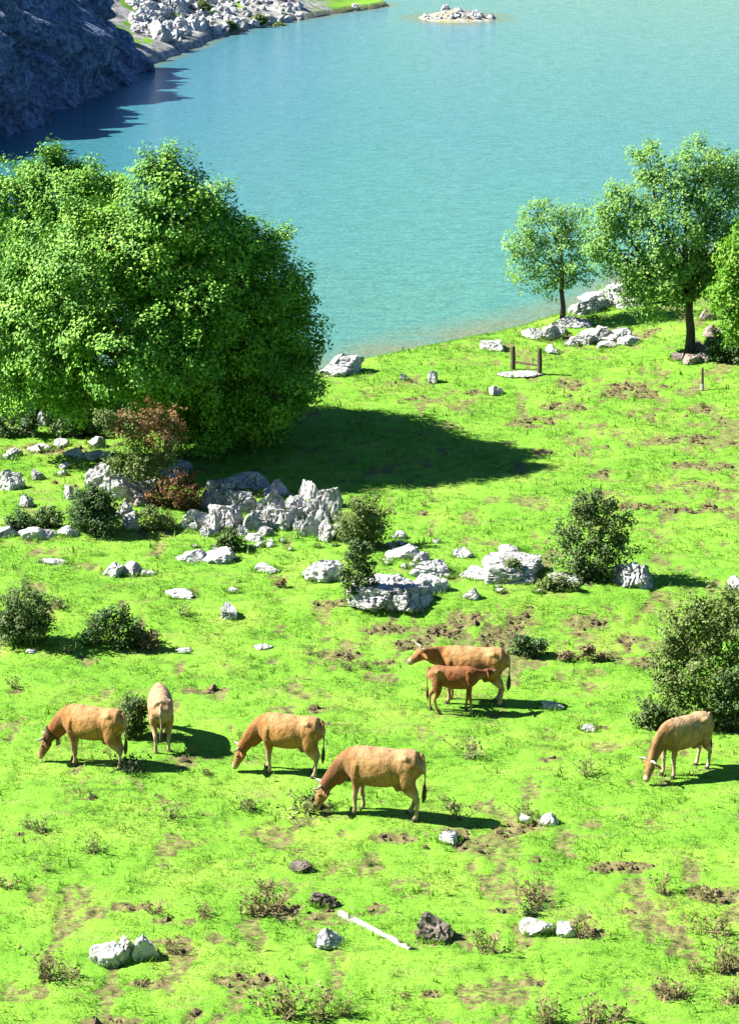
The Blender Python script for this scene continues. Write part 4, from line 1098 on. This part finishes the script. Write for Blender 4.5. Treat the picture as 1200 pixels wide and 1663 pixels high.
    Cc = mixc(Cc, (0.10, 0.06, 0.05), 0.85 * sstep(0.075, 0.05, dm))
    a = me.attributes.new('coat', 'FLOAT_COLOR', 'POINT')
    a.data.foreach_set('color', np.concatenate((Cc, np.ones((n, 1))), 1).astype(np.float32).ravel())
    me.polygons.foreach_set('use_smooth', np.ones(len(me.polygons), bool))
    me.materials.clear(); me.materials.append(M_COAT)
    mobj('body', me, e)
    for f in feet:
        bm = bmesh.new()
        tube(bm, [(0.012, 0, -0.025, .066, .06), (0.008, 0, 0.02, .062, .056), (0, 0, 0.055, .054, .05)], 9, side_ref=(0, 1, 0))
        mobj('hoof', bm_mesh('hoof', bm, M_HOOF), e, f)
    for s in (-1, 1):
        bm = bmesh.new(); bmesh.ops.create_icosphere(bm, subdivisions=2, radius=0.024)
        mobj('eye', bm_mesh('eye', bm, M_EYE, True), e, bend(poll + ax * hl * .33 + Vector((0, s * .098, 0)) - dn * .015))
        if horns:
            bm = bmesh.new(); b0 = poll + Vector((0, s * .06, 0)) - dn * .05 - ax * 0.02
            pts = [(b0, .03), (b0 + Vector((0, s * .10, 0)) - dn * .02 - ax * .01, .026), (b0 + Vector((0, s * .18, 0)) - dn * .07 + ax * 0.02, .019), (b0 + Vector((0, s * .20, 0)) - dn * .16 + ax * 0.02, .006)]
            tube(bm, [(*bend(q), r) for q, r in pts], 8, side_ref=(1, 0, 0.2))
            mobj('horn', bm_mesh('horn', bm, M_HORN, True), e)
    bm = bmesh.new(); t0 = tl[-1]
    tube(bm, [(t0[0], t0[1], t0[2] + .06, .024), (t0[0], t0[1], t0[2] - .05, .045, .04), (t0[0] + .01, t0[1] + .01, t0[2] - .18, .05, .042), (t0[0] + .02, t0[1] + .01, t0[2] - .30, .012)], 9)
    mobj('tail_switch', bm_mesh('tail_switch', bm, M_TUFT, True), e)
    if collar:
        bm = bmesh.new()
        i = len(neck) - 3; c = (Vector(neck[i][:3]) + Vector(neck[i + 1][:3])) / 2; t = (Vector(neck[i + 1][:3]) - Vector(neck[i][:3])).normalized()
        o_ = t.cross(Vector((0, 1, 0))); rv = (neck[i][3] + neck[i + 1][3]) / 2 + .025; rs = (neck[i][4] + neck[i + 1][4]) / 2 + .02
        rr = []
        for k in range(20):
            an = 2 * math.pi * k / 20; dd = o_ * rv * math.sin(an) + Vector((0, rs * math.cos(an), 0))
            rr.append([bm.verts.new(bend(c + dd * f + t * q)) for f, q in ((1, -.03), (1.06, -.03), (1.06, .03), (1, .03))])
        for k in range(20):
            A, B = rr[k], rr[(k + 1) % 20]
            for j in range(4): bm.faces.new((A[j], A[(j + 1) % 4], B[(j + 1) % 4], B[j]))
        cl = mobj('collar', bm_mesh('collar', bm, M_COLLAR), e)
        low = c + (o_ if o_.z < 0 else -o_) * rv
        bm = bmesh.new(); tube(bm, [(0, 0, 0.02, .02, .03), (0, 0, -.02, .045, .06), (0, 0, -.14, .055, .075), (0, 0, -.145, .04, .06)], 10, side_ref=(0, 1, 0))
        mobj('bell', bm_mesh('bell', bm, M_BELL), cl, bend(low))
    return e
R_ = math.radians
make_cow(154, 1242, R_(161), 'tan cow with dark head and a bell collar grazing by a shrub', coat='dark', collar=True, legs=(.10, -.12, .14, -.10), seed=2, yaw=R_(16), sc=1.04)
make_cow(262, 1208, R_(97), 'pale tan cow seen from behind next to the dark shrub', coat='cream', legs=(.05, -.05, .06, -.08), seed=3, sc=0.98, yaw=R_(15), xs=0.95)
make_cow(472, 1256, R_(164), 'golden cow grazing with lowered horned head behind the front cow', coat='gold', legs=(.05, -.14, .02, -.12), seed=4, yaw=R_(20), tail=0.06, sc=1.04)
make_cow(622, 1322, R_(167), 'large tan cow grazing at a weed clump in the foreground', coat='tan', legs=(-.06, .10, .10, -.12), seed=5, yaw=R_(14), sc=1.15, xs=0.90)
make_cow(766, 1141, R_(172), 'golden mother cow standing with raised head while a calf suckles', coat='gold', pose='up', legs=(0, .05, .04, -.06), seed=6, yaw=R_(26), sc=1.06, xs=0.96)
make_cow(736, 1157, R_(-4), 'red brown calf suckling under the golden mother cow', coat='red', pose='calf', calf=True, horns=False, legs=(.16, -.12, .18, -.18), seed=7, yaw=R_(18), sc=0.87, xs=0.82)
make_cow(1110, 1254, R_(213), 'white legged tan heifer grazing before the big olive bush', coat='cream', legs=(.05, -.05, .05, -.06), seed=8, yaw=R_(8), sc=1.0, headlow=0.02, xs=0.84)

# ------------------------------------------------------------------ short turf, uncountable
def build_grass():
    rng = np.random.default_rng(4)
    def field(y0, y1, dens, L0, L1, per, name, label):
        n = int((y1 - y0) * 0.215 * (y0 + y1) * dens)
        y = np.sqrt(rng.random(n) * (y1 ** 2 - y0 ** 2) + y0 ** 2)
        x = (rng.random(n) * 2 - 1) * 0.215 * y
        pat = fbm(x * 1.1, y * 0.8, 63, 3)
        keep = (dirt(x, y) < 0.3 + 0.3 * rng.random(n)) & (y_shore(x) - y > 0.7) & (rng.random(n) < 0.25 + 1.3 * sstep(0.38, 0.62, pat))
        x, y, pat = x[keep], y[keep], pat[keep]
        z = H(x, y)
        n = len(x)
        x = np.repeat(x, per); y = np.repeat(y, per); z = np.repeat(z, per)
        N = n * per
        x = x + rng.normal(0, L1 * 0.5, N); y = y + rng.normal(0, L1 * 0.5, N)
        a = rng.random(N) * 2 * np.pi
        L = rng.uniform(L0, L1, N); ln = rng.uniform(0.5, 1.5, N)
        tall = np.repeat(rng.random(n) < 0.012, per)
        L = np.where(tall, L * 2.3, L); ln = np.where(tall, ln * 0.5, ln)
        b = np.stack((x, y, z - 0.01), 1)
        d = np.stack((np.cos(a) * ln, np.sin(a) * ln, np.ones(N)), 1); d /= np.linalg.norm(d, axis=1)[:, None]
        w = np.stack((-np.sin(a), np.cos(a), np.zeros(N)), 1) * (L * 0.14)[:, None]
        V = np.stack((b - w, b + w, b + d * L[:, None]), 1).reshape(-1, 3)
        rr = np.repeat(np.clip(0.6 * rng.random(N) + 0.4 * np.repeat(rng.random(n), per), 0, 1), 3)
        o = mobj(name, np_mesh(name, V, np.arange(N * 3).reshape(N, 3), M_BLADE, {'rnd': rr}))
        tag(o, label, 'grass', kind='stuff')
    # longer ungrazed grass round the feet of the stones
    xs, ys_ = [], []
    for (gx, gy, w, d) in ROCK_FEET:
        k = int(60 + 420 * w); a = rng.random(k) * 6.283; q = rng.uniform(0.78, 1.22, k) * (0.85 + 0.3 * vn(np.cos(a) * 2 + gx, np.sin(a) * 2 + gy, 6))
        xs.append(gx + np.cos(a) * w * q); ys_.append(gy + np.sin(a) * d * q)
    x = np.concatenate(xs); y = np.concatenate(ys_); k = y_shore(x) - y > 0.5; x, y = x[k], y[k]; N = len(x)
    a = rng.random(N) * 6.283; L = rng.uniform(0.06, 0.17, N); ln = rng.uniform(0.15, 0.9, N)
    b = np.stack((x, y, H(x, y) - 0.01), 1)
    d = np.stack((np.cos(a) * ln, np.sin(a) * ln, np.ones(N)), 1); d /= np.linalg.norm(d, axis=1)[:, None]
    w = np.stack((-np.sin(a), np.cos(a), np.zeros(N)), 1) * (L * 0.11)[:, None]
    V = np.stack((b - w, b + w, b + d * L[:, None]), 1).reshape(-1, 3)
    o = mobj('tall_grass', np_mesh('tall_grass', V, np.arange(N * 3).reshape(N, 3), M_BLADE, {'rnd': np.repeat(rng.random(N), 3)}))
    tag(o, 'longer ungrazed grass fringing the feet of the stones', 'grass', kind='stuff')
    field(37, 63, 210, 0.035, 0.085, 3, 'short_grass', 'short bright green grazed turf around the cows')
    field(63, 112, 75, 0.06, 0.12, 3, 'meadow_grass', 'bright green grass of the upper meadow towards the lake')
build_grass()

# crumbled soil lumps inside the trodden patches
def build_clods():
    rng = np.random.default_rng(9)
    n = 60000
    y = np.sqrt(rng.random(n) * (100 ** 2 - 38 ** 2) + 38 ** 2); x = (rng.random(n) * 2 - 1) * 0.165 * y
    k = dirt(x, y) > 0.75
    x, y = x[k][:9000], y[k][:9000]; n = len(x)
    z = H(x, y)
    base = np.array([(1, 0, 0), (-1, 0, 0), (0, 1, 0), (0, -1, 0), (0, 0, 1), (0, 0, -1)], float)
    fc = np.array([(0, 2, 4), (2, 1, 4), (1, 3, 4), (3, 0, 4), (2, 0, 5), (1, 2, 5), (3, 1, 5), (0, 3, 5)])
    r = rng.uniform(0.015, 0.06, n) * (1 + (rng.random(n) < 0.08))
    off = base[None] * r[:, None, None] * rng.uniform(0.5, 1.3, (n, 6, 1)) * np.array((1.2, 1.2, 0.8)) + rng.normal(0, 1, (n, 6, 3)) * r[:, None, None] * 0.25
    V = (np.stack((x, y, z - 0.005), 1)[:, None, :] + off).reshape(-1, 3)
    F = (fc[None] + (np.arange(n) * 6)[:, None, None]).reshape(-1, 3)
    me = np_mesh('soil_clods', V, F, simple('clod_soil', (0.04, 0.03, 0.02), (0.16, 0.115, 0.065), 3.0, 0.95))
    tag(mobj('soil_clods', me), 'crumbled brown soil lumps in the trodden patches', 'soil', kind='stuff')
build_clods()
